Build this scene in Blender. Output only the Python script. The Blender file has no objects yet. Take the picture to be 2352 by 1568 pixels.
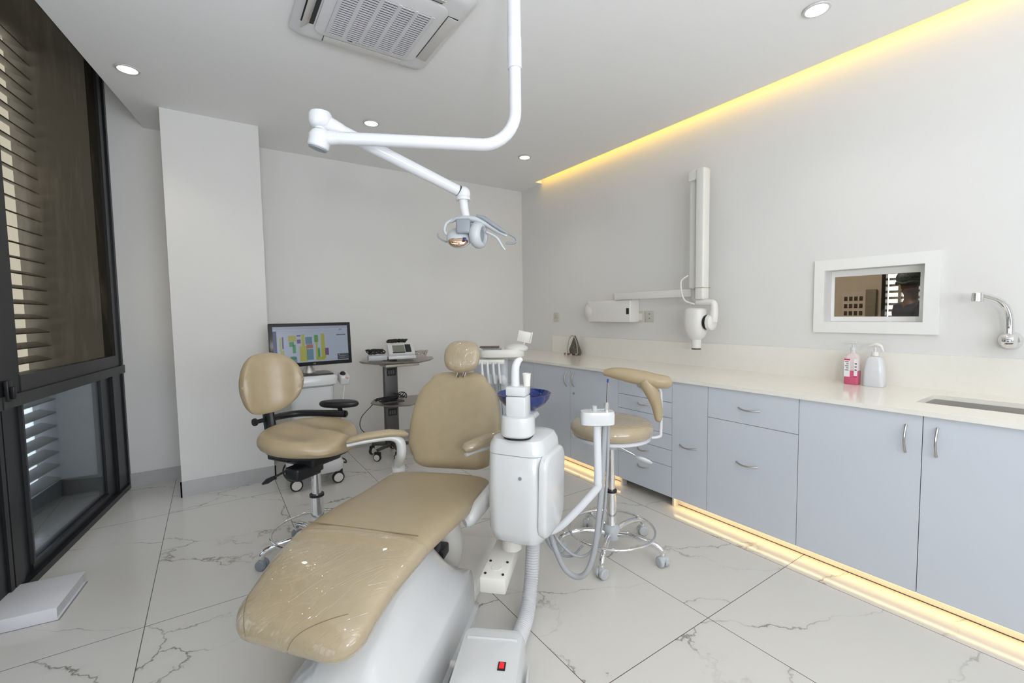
import bpy, bmesh, math, random
from mathutils import Vector, Matrix, Euler
C = bpy.context.scene.collection
SC = bpy.context.scene
PI = math.pi
R = math.radians
random.seed(4)

# ------------------------------------------------------------------ camera, world, exposure, lights
cam = bpy.data.cameras.new('camera'); co = bpy.data.objects.new('camera', cam); C.objects.link(co)
f_px, pitch, yaw, roll = 1030.758, R(3.54744), R(33.79423), R(-.84109)
cam.sensor_width = 36; cam.lens = 36 * f_px / 2352; cam.clip_start = .02
fw = Vector((math.sin(yaw)*math.cos(pitch), math.cos(yaw)*math.cos(pitch), -math.sin(pitch)))
rt = Vector((math.cos(yaw), -math.sin(yaw), 0)); up = rt.cross(fw)
r2 = rt*math.cos(roll) + up*math.sin(roll); u2 = -rt*math.sin(roll) + up*math.cos(roll)
M = Matrix((r2, u2, -fw)).transposed().to_4x4(); M.translation = Vector((0, 0, 1.33)); co.matrix_world = M
SC.camera = co
SC.view_settings.view_transform = 'Standard'; SC.view_settings.look = 'None'
SC.view_settings.exposure = -.33; SC.view_settings.gamma = 1.0; SC.view_settings.use_curve_mapping = False
w = bpy.data.worlds.new('sky'); SC.world = w; w.use_nodes = True
w.node_tree.nodes['Background'].inputs[0].default_value = (.86, .93, 1, 1)
w.node_tree.nodes['Background'].inputs[1].default_value = 5.0

def light(name, kind, loc, energy, color=(1, 1, 1), size=.1, rot=(0, 0, 0), sy=None, spot=None, blend=.5, spread=None):
    l = bpy.data.lights.new(name, kind); o = bpy.data.objects.new(name, l); C.objects.link(o)
    l.energy = energy; l.color = color; o.location = loc; o.rotation_euler = rot
    if kind == 'AREA':
        l.size = size
        if sy: l.shape = 'RECTANGLE'; l.size_y = sy
        if spread: l.spread = spread
    elif kind in ('POINT', 'SPOT'):
        l.shadow_soft_size = size
        if spot: l.spot_size = spot; l.spot_blend = blend
    return o
# soft flash head standing behind the camera, left of it
light('flash_softbox', 'AREA', (-.27, -1.1, 1.5), 22, (1, .985, .96), .22, (R(90), 0, R(-28)))
# unseen fill added behind the camera, tilted up to brighten the ceiling
light('rear_ceiling_fill', 'AREA', (.5, -1.5, 1.4), 80, (.90, .94, 1), 1.9, (R(158), 0, R(8)), sy=1.6)
light('daylight_left_window', 'AREA', (-1.08, 1.1, 1.7), 24, (.74, .84, 1), 1.9, (R(152), 0, R(-81)), sy=2.0)
DL = [(-.344, 3.575), (1.105, 3.57), (2.566, 3.57), (2.582, 1.082), (-.34, 1.08), (1.1, -.6), (2.58, -.6)]
for x, y in DL:
    light('downlight_beam', 'SPOT', (x, y, 2.79), 11, (1, .89, .75), .045, (0, 0, 0), spot=R(118), blend=.9)

# ------------------------------------------------------------------ materials
def mat(name, col, rough=.5, metal=0., coat=0., spec=.5, var=.03, vscale=8., bump=0., bscale=60., trans=0., ior=1.45, emit=None, es=1., alpha=1.):
    m = bpy.data.materials.new(name); m.use_nodes = True; nt = m.node_tree; b = nt.nodes['Principled BSDF']
    b.inputs['Roughness'].default_value = rough; b.inputs['Metallic'].default_value = metal
    b.inputs['Coat Weight'].default_value = coat; b.inputs['Coat Roughness'].default_value = .08
    b.inputs['Specular IOR Level'].default_value = spec; b.inputs['IOR'].default_value = ior
    b.inputs['Transmission Weight'].default_value = trans; b.inputs['Alpha'].default_value = alpha
    if emit:
        b.inputs['Emission Color'].default_value = (*emit, 1); b.inputs['Emission Strength'].default_value = es
    tc = nt.nodes.new('ShaderNodeTexCoord'); n = nt.nodes.new('ShaderNodeTexNoise'); n.inputs['Scale'].default_value = vscale
    n.inputs['Detail'].default_value = 4
    nt.links.new(tc.outputs['Object'], n.inputs['Vector'])
    r = nt.nodes.new('ShaderNodeValToRGB'); r.color_ramp.elements[0].position = .3; r.color_ramp.elements[1].position = .7
    r.color_ramp.elements[0].color = (*[c*(1-var) for c in col], 1); r.color_ramp.elements[1].color = (*[min(1, c*(1+var)) for c in col], 1)
    nt.links.new(n.outputs['Fac'], r.inputs['Fac']); nt.links.new(r.outputs['Color'], b.inputs['Base Color'])
    if bump:
        n2 = nt.nodes.new('ShaderNodeTexNoise'); n2.inputs['Scale'].default_value = bscale; n2.inputs['Detail'].default_value = 3
        nt.links.new(tc.outputs['Object'], n2.inputs['Vector'])
        bp = nt.nodes.new('ShaderNodeBump'); bp.inputs['Strength'].default_value = bump; bp.inputs['Distance'].default_value = .004
        nt.links.new(n2.outputs['Fac'], bp.inputs['Height']); nt.links.new(bp.outputs['Normal'], b.inputs['Normal'])
    return m
def math_node(nt, op, a, b=None, c=None):
    n = nt.nodes.new('ShaderNodeMath'); n.operation = op
    for i, v in enumerate((a, b, c)):
        if v is None: continue
        if isinstance(v, (int, float)): n.inputs[i].default_value = v
        else: nt.links.new(v, n.inputs[i])
    return n.outputs[0]

WALL = mat('wall_paint', (.755, .75, .737), .62, var=.012, vscale=1.5, bump=.12, bscale=9)
CEIL = mat('ceiling_paint', (.87, .87, .87), .7, var=.008, vscale=1.2)
SKIRT = mat('skirting_marble', (.47, .475, .475), .25, var=.05, vscale=5)
CAB = mat('cabinet_laminate', (.615, .655, .72), .38, var=.012, vscale=2)
CARC = mat('cabinet_carcass', (.72, .70, .66), .5)
DARK = mat('dark_gap', (.03, .03, .03), .7)
COUNTER = mat('engineered_stone', (.84, .82, .755), .12, var=.01, vscale=30)
LEATHER = mat('tan_leather', (.42, .342, .222), .36, var=.03, vscale=20, bump=.06, bscale=260)
LEATHERD = mat('tan_leather_stool', (.42, .335, .212), .30, var=.03, vscale=20, bump=.05, bscale=260)
PLAST = mat('white_plastic', (.66, .67, .68), .22, coat=.3, var=.006)
PLASTC = mat('cream_plastic', (.76, .745, .70), .3, var=.01)
ENAM = mat('white_enamel', (.70, .71, .74), .16, coat=.5, var=.005)
GREYP = mat('grey_plastic', (.25, .275, .30), .38)
LGREY = mat('light_grey_plastic', (.50, .53, .55), .35)
MGREY = mat('hose_grey', (.38, .39, .41), .42)
BLACK = mat('black_plastic', (.012, .012, .014), .38)
RUBB = mat('black_rubber', (.02, .02, .022), .6)
FRAME = mat('window_aluminium', (.022, .023, .026), .32, metal=.3)
FRAMEG = mat('window_grey_trim', (.055, .056, .058), .4, metal=.3)
CHROME = mat('chrome', (.82, .82, .83), .07, metal=1, var=.01)
NICKEL = mat('brushed_nickel', (.50, .48, .45), .3, metal=1)
STEEL = mat('stainless_steel', (.58, .57, .54), .38, metal=.75)
STEELD = mat('grey_perforated_metal', (.11, .11, .108), .45, metal=.6)
PAPER = mat('white_paper_board', (.72, .73, .76), .5)
BLUE = mat('blue_glass', (.006, .030, .20), .05, trans=.25, coat=.6)
RED = mat('red_switch', (.75, .01, .02), .2, emit=(1, .02, .03), es=.6)
BRONZE = mat('bronze_reflector', (.75, .52, .38), .12, metal=1)
LEDW = mat('lamp_glow', (1, 1, 1), .5, emit=(1, .97, .92), es=7)

def floor_mat():
    m = mat('marble_tile', (.7, .7, .7), .16); nt = m.node_tree; L = nt.links; b = nt.nodes['Principled BSDF']
    g = nt.nodes.new('ShaderNodeNewGeometry'); sx = nt.nodes.new('ShaderNodeSeparateXYZ'); L.new(g.outputs['Position'], sx.inputs[0])
    TX, TY = .6775, 1.355
    u = math_node(nt, 'DIVIDE', math_node(nt, 'ADD', sx.outputs[0], .30), TX)
    v = math_node(nt, 'DIVIDE', math_node(nt, 'SUBTRACT', sx.outputs[1], 1.09), TY)
    fu = math_node(nt, 'FLOOR', u); fv = math_node(nt, 'FLOOR', v)
    du = math_node(nt, 'MULTIPLY', math_node(nt, 'SUBTRACT', .5, math_node(nt, 'ABSOLUTE', math_node(nt, 'SUBTRACT', math_node(nt, 'SUBTRACT', u, fu), .5))), TX)
    dv = math_node(nt, 'MULTIPLY', math_node(nt, 'SUBTRACT', .5, math_node(nt, 'ABSOLUTE', math_node(nt, 'SUBTRACT', math_node(nt, 'SUBTRACT', v, fv), .5))), TY)
    gr = math_node(nt, 'LESS_THAN', math_node(nt, 'MINIMUM', du, dv), .0016)
    cb = nt.nodes.new('ShaderNodeCombineXYZ'); L.new(fu, cb.inputs[0]); L.new(fv, cb.inputs[1])
    wn = nt.nodes.new('ShaderNodeTexWhiteNoise'); wn.noise_dimensions = '3D'; L.new(cb.outputs[0], wn.inputs['Vector'])
    sc = nt.nodes.new('ShaderNodeVectorMath'); sc.operation = 'SCALE'; L.new(wn.outputs['Color'], sc.inputs[0]); sc.inputs['Scale'].default_value = 30
    ad = nt.nodes.new('ShaderNodeVectorMath'); ad.operation = 'ADD'; L.new(g.outputs['Position'], ad.inputs[0]); L.new(sc.outputs[0], ad.inputs[1])
    # stretch so the veins run along the tile
    m0 = nt.nodes.new('ShaderNodeMapping'); m0.inputs['Rotation'].default_value = (0, 0, R(30)); L.new(ad.outputs[0], m0.inputs['Vector'])
    mp = nt.nodes.new('ShaderNodeMapping'); mp.inputs['Scale'].default_value = (.62, 1.7, 1); L.new(m0.outputs[0], mp.inputs['Vector'])
    n1 = nt.nodes.new('ShaderNodeTexNoise'); n1.inputs['Scale'].default_value = .95; n1.inputs['Detail'].default_value = 6; n1.inputs['Roughness'].default_value = .50; n1.inputs['Distortion'].default_value = .25
    L.new(mp.outputs[0], n1.inputs['Vector'])
    nd = nt.nodes.new('ShaderNodeTexNoise'); nd.inputs['Scale'].default_value = 1.3; nd.inputs['Detail'].default_value = 8; nd.inputs['Roughness'].default_value = .58; L.new(ad.outputs[0], nd.inputs['Vector'])
    ds = nt.nodes.new('ShaderNodeVectorMath'); ds.operation = 'MULTIPLY_ADD'; L.new(nd.outputs['Color'], ds.inputs[0]); ds.inputs[1].default_value = (.9, .9, .9); L.new(mp.outputs[0], ds.inputs[2])
    vo = nt.nodes.new('ShaderNodeTexVoronoi'); vo.feature = 'DISTANCE_TO_EDGE'; vo.inputs['Scale'].default_value = 1.05; L.new(ds.outputs[0], vo.inputs['Vector'])
    d = vo.outputs['Distance']
    n2 = nt.nodes.new('ShaderNodeTexNoise'); n2.inputs['Scale'].default_value = 3.0; n2.inputs['Detail'].default_value = 3; L.new(ad.outputs[0], n2.inputs['Vector'])
    mr = nt.nodes.new('ShaderNodeMapRange'); L.new(n2.outputs['Fac'], mr.inputs[0]); mr.inputs[1].default_value = .40; mr.inputs[2].default_value = .60
    vein = nt.nodes.new('ShaderNodeMapRange'); L.new(d, vein.inputs[0]); vein.inputs[1].default_value = 0; vein.inputs[2].default_value = .0085; vein.inputs[3].default_value = 1; vein.inputs[4].default_value = 0
    halo = nt.nodes.new('ShaderNodeMapRange'); L.new(d, halo.inputs[0]); halo.inputs[1].default_value = 0; halo.inputs[2].default_value = .045; halo.inputs[3].default_value = .16; halo.inputs[4].default_value = 0
    vf = math_node(nt, 'MULTIPLY', vein.outputs[0], math_node(nt, 'MULTIPLY', mr.outputs[0], .80))
    vf = math_node(nt, 'MAXIMUM', vf, math_node(nt, 'MULTIPLY', vein.outputs[0], .10))
    hf = math_node(nt, 'MULTIPLY', halo.outputs[0], mr.outputs[0])
    mx = nt.nodes.new('ShaderNodeMixRGB'); mx.inputs[1].default_value = (.665, .65, .615, 1); mx.inputs[2].default_value = (.45, .44, .41, 1); L.new(hf, mx.inputs[0])
    mx2 = nt.nodes.new('ShaderNodeMixRGB'); L.new(mx.outputs[0], mx2.inputs[1]); mx2.inputs[2].default_value = (.10, .085, .06, 1); L.new(vf, mx2.inputs[0])
    mx3 = nt.nodes.new('ShaderNodeMixRGB'); L.new(mx2.outputs[0], mx3.inputs[1]); mx3.inputs[2].default_value = (.11, .10, .09, 1); L.new(gr, mx3.inputs[0])
    L.new(mx3.outputs[0], b.inputs['Base Color'])
    return m
FLOOR = floor_mat()

def film_leather():
    # leather under a crinkled clear plastic film
    m = mat('leather_under_clear_film', (.42, .342, .225), .34, coat=1., var=.03, vscale=20); nt = m.node_tree; b = nt.nodes['Principled BSDF']
    b.inputs['Coat Roughness'].default_value = .04; b.inputs['Coat IOR'].default_value = 1.6
    tc = nt.nodes.new('ShaderNodeTexCoord'); mp = nt.nodes.new('ShaderNodeMapping'); mp.inputs['Scale'].default_value = (3, 13, 6); mp.inputs['Rotation'].default_value = (0, 0, .35)
    nt.links.new(tc.outputs['Object'], mp.inputs['Vector'])
    n = nt.nodes.new('ShaderNodeTexNoise'); n.inputs['Scale'].default_value = 1.5; n.inputs['Detail'].default_value = 2.5; n.inputs['Distortion'].default_value = 1.4
    nt.links.new(mp.outputs[0], n.inputs['Vector'])
    d = math_node(nt, 'MINIMUM', math_node(nt, 'ABSOLUTE', math_node(nt, 'SUBTRACT', n.outputs['Fac'], .5)), .05)
    bp = nt.nodes.new('ShaderNodeBump'); bp.inputs['Strength'].default_value = 1.; bp.inputs['Distance'].default_value = .026
    nt.links.new(d, bp.inputs['Height']); nt.links.new(bp.outputs['Normal'], b.inputs['Coat Normal'])
    return m
FILM = film_leather()

def glass_mat(name, tint, refl=.6):
    m = bpy.data.materials.new(name); m.use_nodes = True; nt = m.node_tree; nt.nodes.clear(); L = nt.links
    o = nt.nodes.new('ShaderNodeOutputMaterial'); t = nt.nodes.new('ShaderNodeBsdfTransparent'); t.inputs[0].default_value = (*tint, 1)
    g = nt.nodes.new('ShaderNodeBsdfGlossy'); g.inputs['Roughness'].default_value = .01; g.inputs[0].default_value = (1, 1, 1, 1)
    fr = nt.nodes.new('ShaderNodeFresnel'); fr.inputs[0].default_value = 1.45
    mul = math_node(nt, 'MULTIPLY', fr.outputs[0], refl)
    mx = nt.nodes.new('ShaderNodeMixShader'); L.new(mul, mx.inputs[0]); L.new(t.outputs[0], mx.inputs[1]); L.new(g.outputs[0], mx.inputs[2]); L.new(mx.outputs[0], o.inputs[0])
    return m
GLASS = glass_mat('clear_window_glass', (.62, .64, .66), .5)
GLASSB = glass_mat('brown_tinted_glass', (.80, .74, .66), .3)

def mesh_screen_mat():
    # dusty dark insect screen, see-through, with pale smears where it is dirty
    m = bpy.data.materials.new('dusty_insect_mesh'); m.use_nodes = True; nt = m.node_tree; nt.nodes.clear(); L = nt.links
    o = nt.nodes.new('ShaderNodeOutputMaterial'); t = nt.nodes.new('ShaderNodeBsdfTransparent'); t.inputs[0].default_value = (.82, .76, .65, 1)
    d = nt.nodes.new('ShaderNodeBsdfDiffuse')
    tc = nt.nodes.new('ShaderNodeTexCoord'); mp = nt.nodes.new('ShaderNodeMapping'); mp.inputs['Scale'].default_value = (2.6, 2.6, .8); L.new(tc.outputs['Object'], mp.inputs[0])
    n = nt.nodes.new('ShaderNodeTexNoise'); n.inputs['Scale'].default_value = 2.2; n.inputs['Detail'].default_value = 8; n.inputs['Roughness'].default_value = .62; L.new(mp.outputs[0], n.inputs['Vector'])
    r = nt.nodes.new('ShaderNodeValToRGB'); r.color_ramp.elements[0].position = .50; r.color_ramp.elements[0].color = (.034, .029, .020, 1)
    r.color_ramp.elements[1].position = .78; r.color_ramp.elements[1].color = (.15, .125, .095, 1); L.new(n.outputs['Fac'], r.inputs[0]); L.new(r.outputs[0], d.inputs[0])
    mx = nt.nodes.new('ShaderNodeMixShader'); mx.inputs[0].default_value = .52; L.new(t.outputs[0], mx.inputs[1]); L.new(d.outputs[0], mx.inputs[2]); L.new(mx.outputs[0], o.inputs[0])
    return m
SCREEN = mesh_screen_mat()

# ------------------------------------------------------------------ helpers
ROOTS = {}
def setp(o, label=None, cat=None, group=None, kind=None):
    if label: o['label'] = label
    if cat: o['category'] = cat
    if group: o['group'] = group
    if kind: o['kind'] = kind
    return o
def thing(name, label, cat, loc=(0, 0, 0), rotz=0., group=None):
    o = bpy.data.objects.new(name, None); C.objects.link(o); o.empty_display_size = .1
    o.location = loc; o.rotation_euler = (0, 0, rotz)
    ROOTS[o.name] = Matrix.Translation(Vector(loc)) @ Matrix.Rotation(rotz, 4, 'Z')
    return setp(o, label, cat, group)
def obj(name, bm, m, parent=None, smooth=True, world=False, label=None, loc=None, rotz=0., bevel=0., angle=40):
    """link the bmesh as one mesh object; world=True: bm is in world coordinates and parent is a thing"""
    root = parent
    while root is not None and root.parent is not None: root = root.parent
    if world and root is not None: bmesh.ops.transform(bm, matrix=ROOTS[root.name].inverted(), verts=bm.verts)
    if bevel:
        es = [e for e in bm.edges if len(e.link_faces) == 2 and e.calc_face_angle(0) > R(35)]
        bmesh.ops.bevel(bm, geom=es, offset=bevel, segments=2, profile=.6, affect='EDGES', clamp_overlap=True)
    bmesh.ops.recalc_face_normals(bm, faces=bm.faces)
    me = bpy.data.meshes.new(name); bm.to_mesh(me); bm.free()
    if smooth:
        for p in me.polygons: p.use_smooth = True
        try: me.set_sharp_from_angle(angle=R(angle))
        except Exception: pass
    for mm in (m if isinstance(m, (list, tuple)) else [m]): me.materials.append(mm)
    o = bpy.data.objects.new(name, me); C.objects.link(o)
    if parent is not None: o.parent = parent
    if loc is not None: o.location = loc; o.rotation_euler = (0, 0, rotz)
    if label: o['label'] = label
    return o
def B(): return bmesh.new()
def box(bm, x0, x1, y0, y1, z0, z1, mat4=None, mi=0):
    vs = [bm.verts.new((x, y, z)) for z in (z0, z1) for x, y in ((x0, y0), (x1, y0), (x1, y1), (x0, y1))]
    for f in ((0, 3, 2, 1), (4, 5, 6, 7), (0, 1, 5, 4), (1, 2, 6, 5), (2, 3, 7, 6), (3, 0, 4, 7)):
        fc = bm.faces.new([vs[i] for i in f]); fc.material_index = mi
    if mat4 is not None: bmesh.ops.transform(bm, matrix=mat4, verts=vs)
    return vs
def rbox(bm, x0, x1, y0, y1, z0, z1, r=.01, seg=3, mat4=None):
    b2 = bmesh.new(); box(b2, x0, x1, y0, y1, z0, z1)
    bmesh.ops.bevel(b2, geom=list(b2.edges), offset=r, segments=seg, profile=.5, affect='EDGES')
    merge(bm, b2, mat4)
def merge(bm, b2, mat4=None):
    if mat4 is not None: bmesh.ops.transform(b2, matrix=mat4, verts=b2.verts)
    me = bpy.data.meshes.new('tmp'); b2.to_mesh(me); b2.free(); bm.from_mesh(me); bpy.data.meshes.remove(me)
def loft(bm, rings, cap=True, closed=False):
    vr = [[bm.verts.new(p) for p in r] for r in rings]; n = len(vr[0]); m = len(vr)
    for i in range(m if closed else m-1):
        a, b = vr[i], vr[(i+1) % m]
        for k in range(n):
            try: bm.faces.new((a[k], a[(k+1) % n], b[(k+1) % n], b[k]))
            except ValueError: pass
    if cap and not closed:
        for r in (vr[0][::-1], vr[-1]):
            try: bm.faces.new(r)
            except ValueError: pass
    return vr
def frame_of(d):
    d = d.normalized(); a = Vector((0, 0, 1)) if abs(d.z) < .95 else Vector((1, 0, 0))
    s = d.cross(a).normalized(); return s, s.cross(d).normalized()
def catmull(pts, n=8, closed=False):
    P = [Vector(p) for p in pts]; out = []; m = len(P)
    for i in range(m if closed else m-1):
        if closed: a, b, c, d = P[(i-1) % m], P[i], P[(i+1) % m], P[(i+2) % m]
        else:
            b, c = P[i], P[i+1]; a = P[i-1] if i else b*2-c; d = P[i+2] if i+2 < m else c*2-b
        for k in range(n):
            t = k/n; out.append(.5*((2*b) + (c-a)*t + (2*a-5*b+4*c-d)*t*t + (3*b-a-3*c+d)*t*t*t))
    if not closed: out.append(P[-1])
    return out
def tube(bm, pts, r, seg=12, smooth=0, cap=True, closed=False, rfun=None, flat=1.):
    P = catmull(pts, smooth, closed) if smooth else [Vector(p) for p in pts]
    rings = []; s = None; n = len(P)
    for i, p in enumerate(P):
        if closed: d = P[(i+1) % n] - P[i-1]
        else: d = P[min(i+1, n-1)] - P[max(i-1, 0)]
        if d.length < 1e-9: d = Vector((0, 0, 1))
        d.normalize()
        if s is None: s, t = frame_of(d)
        else:
            s = (s - d*s.dot(d))
            s = s.normalized() if s.length > 1e-6 else frame_of(d)[0]
            t = s.cross(d).normalized()
        if isinstance(r, (list, tuple)):
            q = i/max(smooth, 1)*(len(r)-1)/(len(pts)-1); j = min(int(q), len(r)-2); rr = r[j]+(r[j+1]-r[j])*(q-j)
        else: rr = r
        rings.append([p + (s*math.cos(2*PI*k/seg) + t*math.sin(2*PI*k/seg)*flat)*rr for k in range(seg)])
    loft(bm, rings, cap, closed)
def cyl(bm, a, b, r, r2=None, seg=24, bev=0.):
    a, b = Vector(a), Vector(b); r2 = r if r2 is None else r2
    if bev:
        d = (b-a).normalized(); tube(bm, [a, a+d*bev, b-d*bev, b], [r-bev, r, r2, r2-bev], seg)
    else: tube(bm, [a, b], [r, r2], seg)
def lathe(bm, prof, c=(0, 0, 0), seg=32, axis=None):
    """prof: list of (r, h)"""
    c = Vector(c); d = Vector(axis).normalized() if axis else Vector((0, 0, 1))
    s, t = frame_of(d) if axis else (Vector((1, 0, 0)), Vector((0, 1, 0)))
    rings = [[c + d*h + (s*math.cos(2*PI*k/seg)+t*math.sin(2*PI*k/seg))*max(r, 1e-4) for k in range(seg)] for r, h in prof]
    loft(bm, rings, True)
def sell(n, e, a, b):
    """superellipse ring points in 2D"""
    out = []
    for k in range(n):
        t = 2*PI*k/n; c, s = math.cos(t), math.sin(t)
        out.append((a*math.copysign(abs(c)**(2/e), c), b*math.copysign(abs(s)**(2/e), s)))
    return out
def ellipsoid(bm, c, r, rot=None, seg=20, e=2.):
    b2 = bmesh.new(); rings = []
    for i in range(1, 12):
        ph = -PI/2 + PI*i/12; z = math.sin(ph)*r[2]; k = math.cos(ph)
        if e != 2.: z = math.copysign(abs(math.sin(ph))**(2/e), math.sin(ph))*r[2]; k = math.cos(ph)**(2/e)
        rings.append([Vector((x*k, y*k, z)) for x, y in sell(seg, e, r[0], r[1])])
    rings = [[Vector((x*.02, y*.02, -r[2])) for x, y in sell(seg, 2, r[0], r[1])]] + rings + [[Vector((x*.02, y*.02, r[2])) for x, y in sell(seg, 2, r[0], r[1])]]
    loft(b2, rings)
    m = Matrix.Translation(Vector(c))
    if rot is not None: m = m @ (rot if isinstance(rot, Matrix) else Euler(rot).to_matrix().to_4x4())
    merge(bm, b2, m)
def slab(bm, outline, z0, z1, inset=.0, top_fn=None, steps=4, dome=0.):
    """cushion from a plan outline (list of (x, y)), rounded edge, optional dome; centre-fan top subdivided in rings"""
    cx = sum(p[0] for p in outline)/len(outline); cy = sum(p[1] for p in outline)/len(outline)
    rings = []; h = z1-z0
    def ring(sc, z): return [Vector((cx+(x-cx)*sc, cy+(y-cy)*sc, z + (top_fn(cx+(x-cx)*sc, cy+(y-cy)*sc) if top_fn and z > z0+h*.4 else 0))) for x, y in outline]
    L = max(math.hypot(x-cx, y-cy) for x, y in outline); e = inset/L
    rings.append(ring(.02, z0)); rings.append(ring(1-e*1.4, z0))
    for k in range(steps*2+1):
        a = -PI/2 + PI*k/(steps*2); rings.append(ring(1-e+e*math.cos(a), (z0+z1)/2 + h/2*math.sin(a)))
    for k in range(1, 9):
        s = (1-e)*(1-k/8.2); rings.append(ring(max(s, .02), z1 + dome*(1-(s/(1-e))**2)))
    loft(bm, rings)
def smooth_outline(pts, n=6): return [(p.x, p.y) for p in catmull([(x, y, 0) for x, y in pts], n, True)]
def text_part(name, s, size, m4, m, parent):
    cu = bpy.data.curves.new('t', 'FONT'); cu.body = s; cu.size = size; cu.extrude = .0004; cu.align_x = 'CENTER'; cu.align_y = 'CENTER'
    o = bpy.data.objects.new('t', cu); C.objects.link(o); dg = bpy.context.evaluated_depsgraph_get()
    me = bpy.data.meshes.new_from_object(o.evaluated_get(dg)); bpy.data.objects.remove(o)
    bm = B(); bm.from_mesh(me); bmesh.ops.transform(bm, matrix=m4, verts=bm.verts); bpy.data.meshes.remove(me)
    return obj(name, bm, m, parent, smooth=False)
def struct(name, bm, m, **k): return setp(obj(name, bm, m, **k), kind='structure')

# ------------------------------------------------------------------ room shell
CZ = 2.825; BY = 4.6; RX = 3.25; YR = -1.75
WA = R(8.9); WC = Vector((-.595, 4.6, 0)); WD = Vector((math.sin(WA), math.cos(WA), 0)); WN = Vector((math.cos(WA), -math.sin(WA), 0))
# window wall frame: local x = along the wall towards the camera (t), y = outwards, z up
WM = Matrix(((-WD.x, -WN.x, 0, WC.x), (-WD.y, -WN.y, 0, WC.y), (0, 0, 1, 0), (0, 0, 0, 1)))
bm = B(); box(bm, -2.6, RX+.12, YR-.1, BY+.3, -.1, 0); struct('floor', bm, FLOOR, smooth=False)
# ceiling slab stops short of the window wall (curtain pocket) and of the right wall (cove slot)
def prism(bm, pts, z0, z1):
    a = [bm.verts.new((x, y, z0)) for x, y in pts]; b = [bm.verts.new((x, y, z1)) for x, y in pts]; n = len(pts)
    bm.faces.new(a[::-1]); bm.faces.new(b)
    for i in range(n): bm.faces.new((a[i], a[(i+1) % n], b[(i+1) % n], b[i]))
bm = B(); kx = -.366; ky = 4.6
lx = lambda y: -.366 + (y-4.6)*(.247/1.541)
prism(bm, [(lx(BY), BY), (lx(YR), YR), (3.155, YR), (3.155, 4.19), (RX, 4.19), (RX, BY)], CZ, CZ+.05)
struct('ceiling', bm, CEIL, smooth=False)
bm = B(); box(bm, -1.5, 3.5, YR, BY+.1, 3.31, 3.36); struct('ceiling_upper', bm, CEIL, smooth=False)
# back wall, with the strip beside the pillar
bm = B(); box(bm, -.60, RX, BY, BY+.12, 0, 3.31); struct('wall_back', bm, WALL, smooth=False)
bm = B(); box(bm, -.236, .378, 4.10, BY, 0, CZ); struct('wall_pillar', bm, WALL, bevel=.004, smooth=False)
# right wall with the opening of the small inner window
bm = B()
box(bm, RX, RX+.12, 1.27, BY+.12, 0, 3.31); box(bm, RX, RX+.12, YR, .79, 0, 3.31)
box(bm, RX, RX+.12, .79, 1.27, 0, 1.25); box(bm, RX, RX+.12, .79, 1.27, 1.57, 3.31)
struct('wall_right', bm, WALL, smooth=False)
bm = B(); box(bm, 2.0, RX, YR-.12, YR, 0, 3.31); box(bm, -2.2, 0.0, YR-.12, YR, 0, 3.31); box(bm, 0, 2.0, YR-.12, YR, 0, .9); box(bm, 0, 2.0, YR-.12, YR, 2.6, 3.31)
struct('wall_front', bm, WALL, smooth=False)
# skirting
def skirt(name, bm): return setp(obj(name, bm, SKIRT, smooth=False), kind='structure')
bm = B(); box(bm, .378, 2.6, BY-.012, BY, 0, .105); box(bm, -.595, -.236, BY-.012, BY, 0, .105); skirt('baseboard_back', bm)
bm = B(); box(bm, -.246, .388, 4.088, 4.10, 0, .115); box(bm, -.248, -.236, 4.088, BY, 0, .115); box(bm, .378, .39, 4.088, BY, 0, .115); skirt('baseboard_pillar', bm)
# cove: shelf above the slot with warm LED strip
bm = B(); box(bm, 3.135, 3.155, YR, 4.19, CZ+.0505, CZ+.09); struct('trim_cove', bm, CEIL, smooth=False)
COVE = mat('cove_led', (1, .75, .3), .5, emit=(1, .62, .07), es=8)
LEDF = mat('plinth_led', (1, .85, .55), .5, emit=(1, .70, .32), es=3)
s_ = thing('cove_light_strip', 'warm yellow light strip hidden in the ceiling slot above the right wall', 'light strip', (3.185, 1.3, CZ+.06))
bm = B(); box(bm, -.012, .012, -2.9, 2.88, -.006, .006); obj('light_tape', bm, COVE, s_, smooth=False)
bm = B(); box(bm, -.018, .018, -2.9, 2.88, .0061, .012); obj('tape_channel', bm, CARC, s_, smooth=False)

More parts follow.
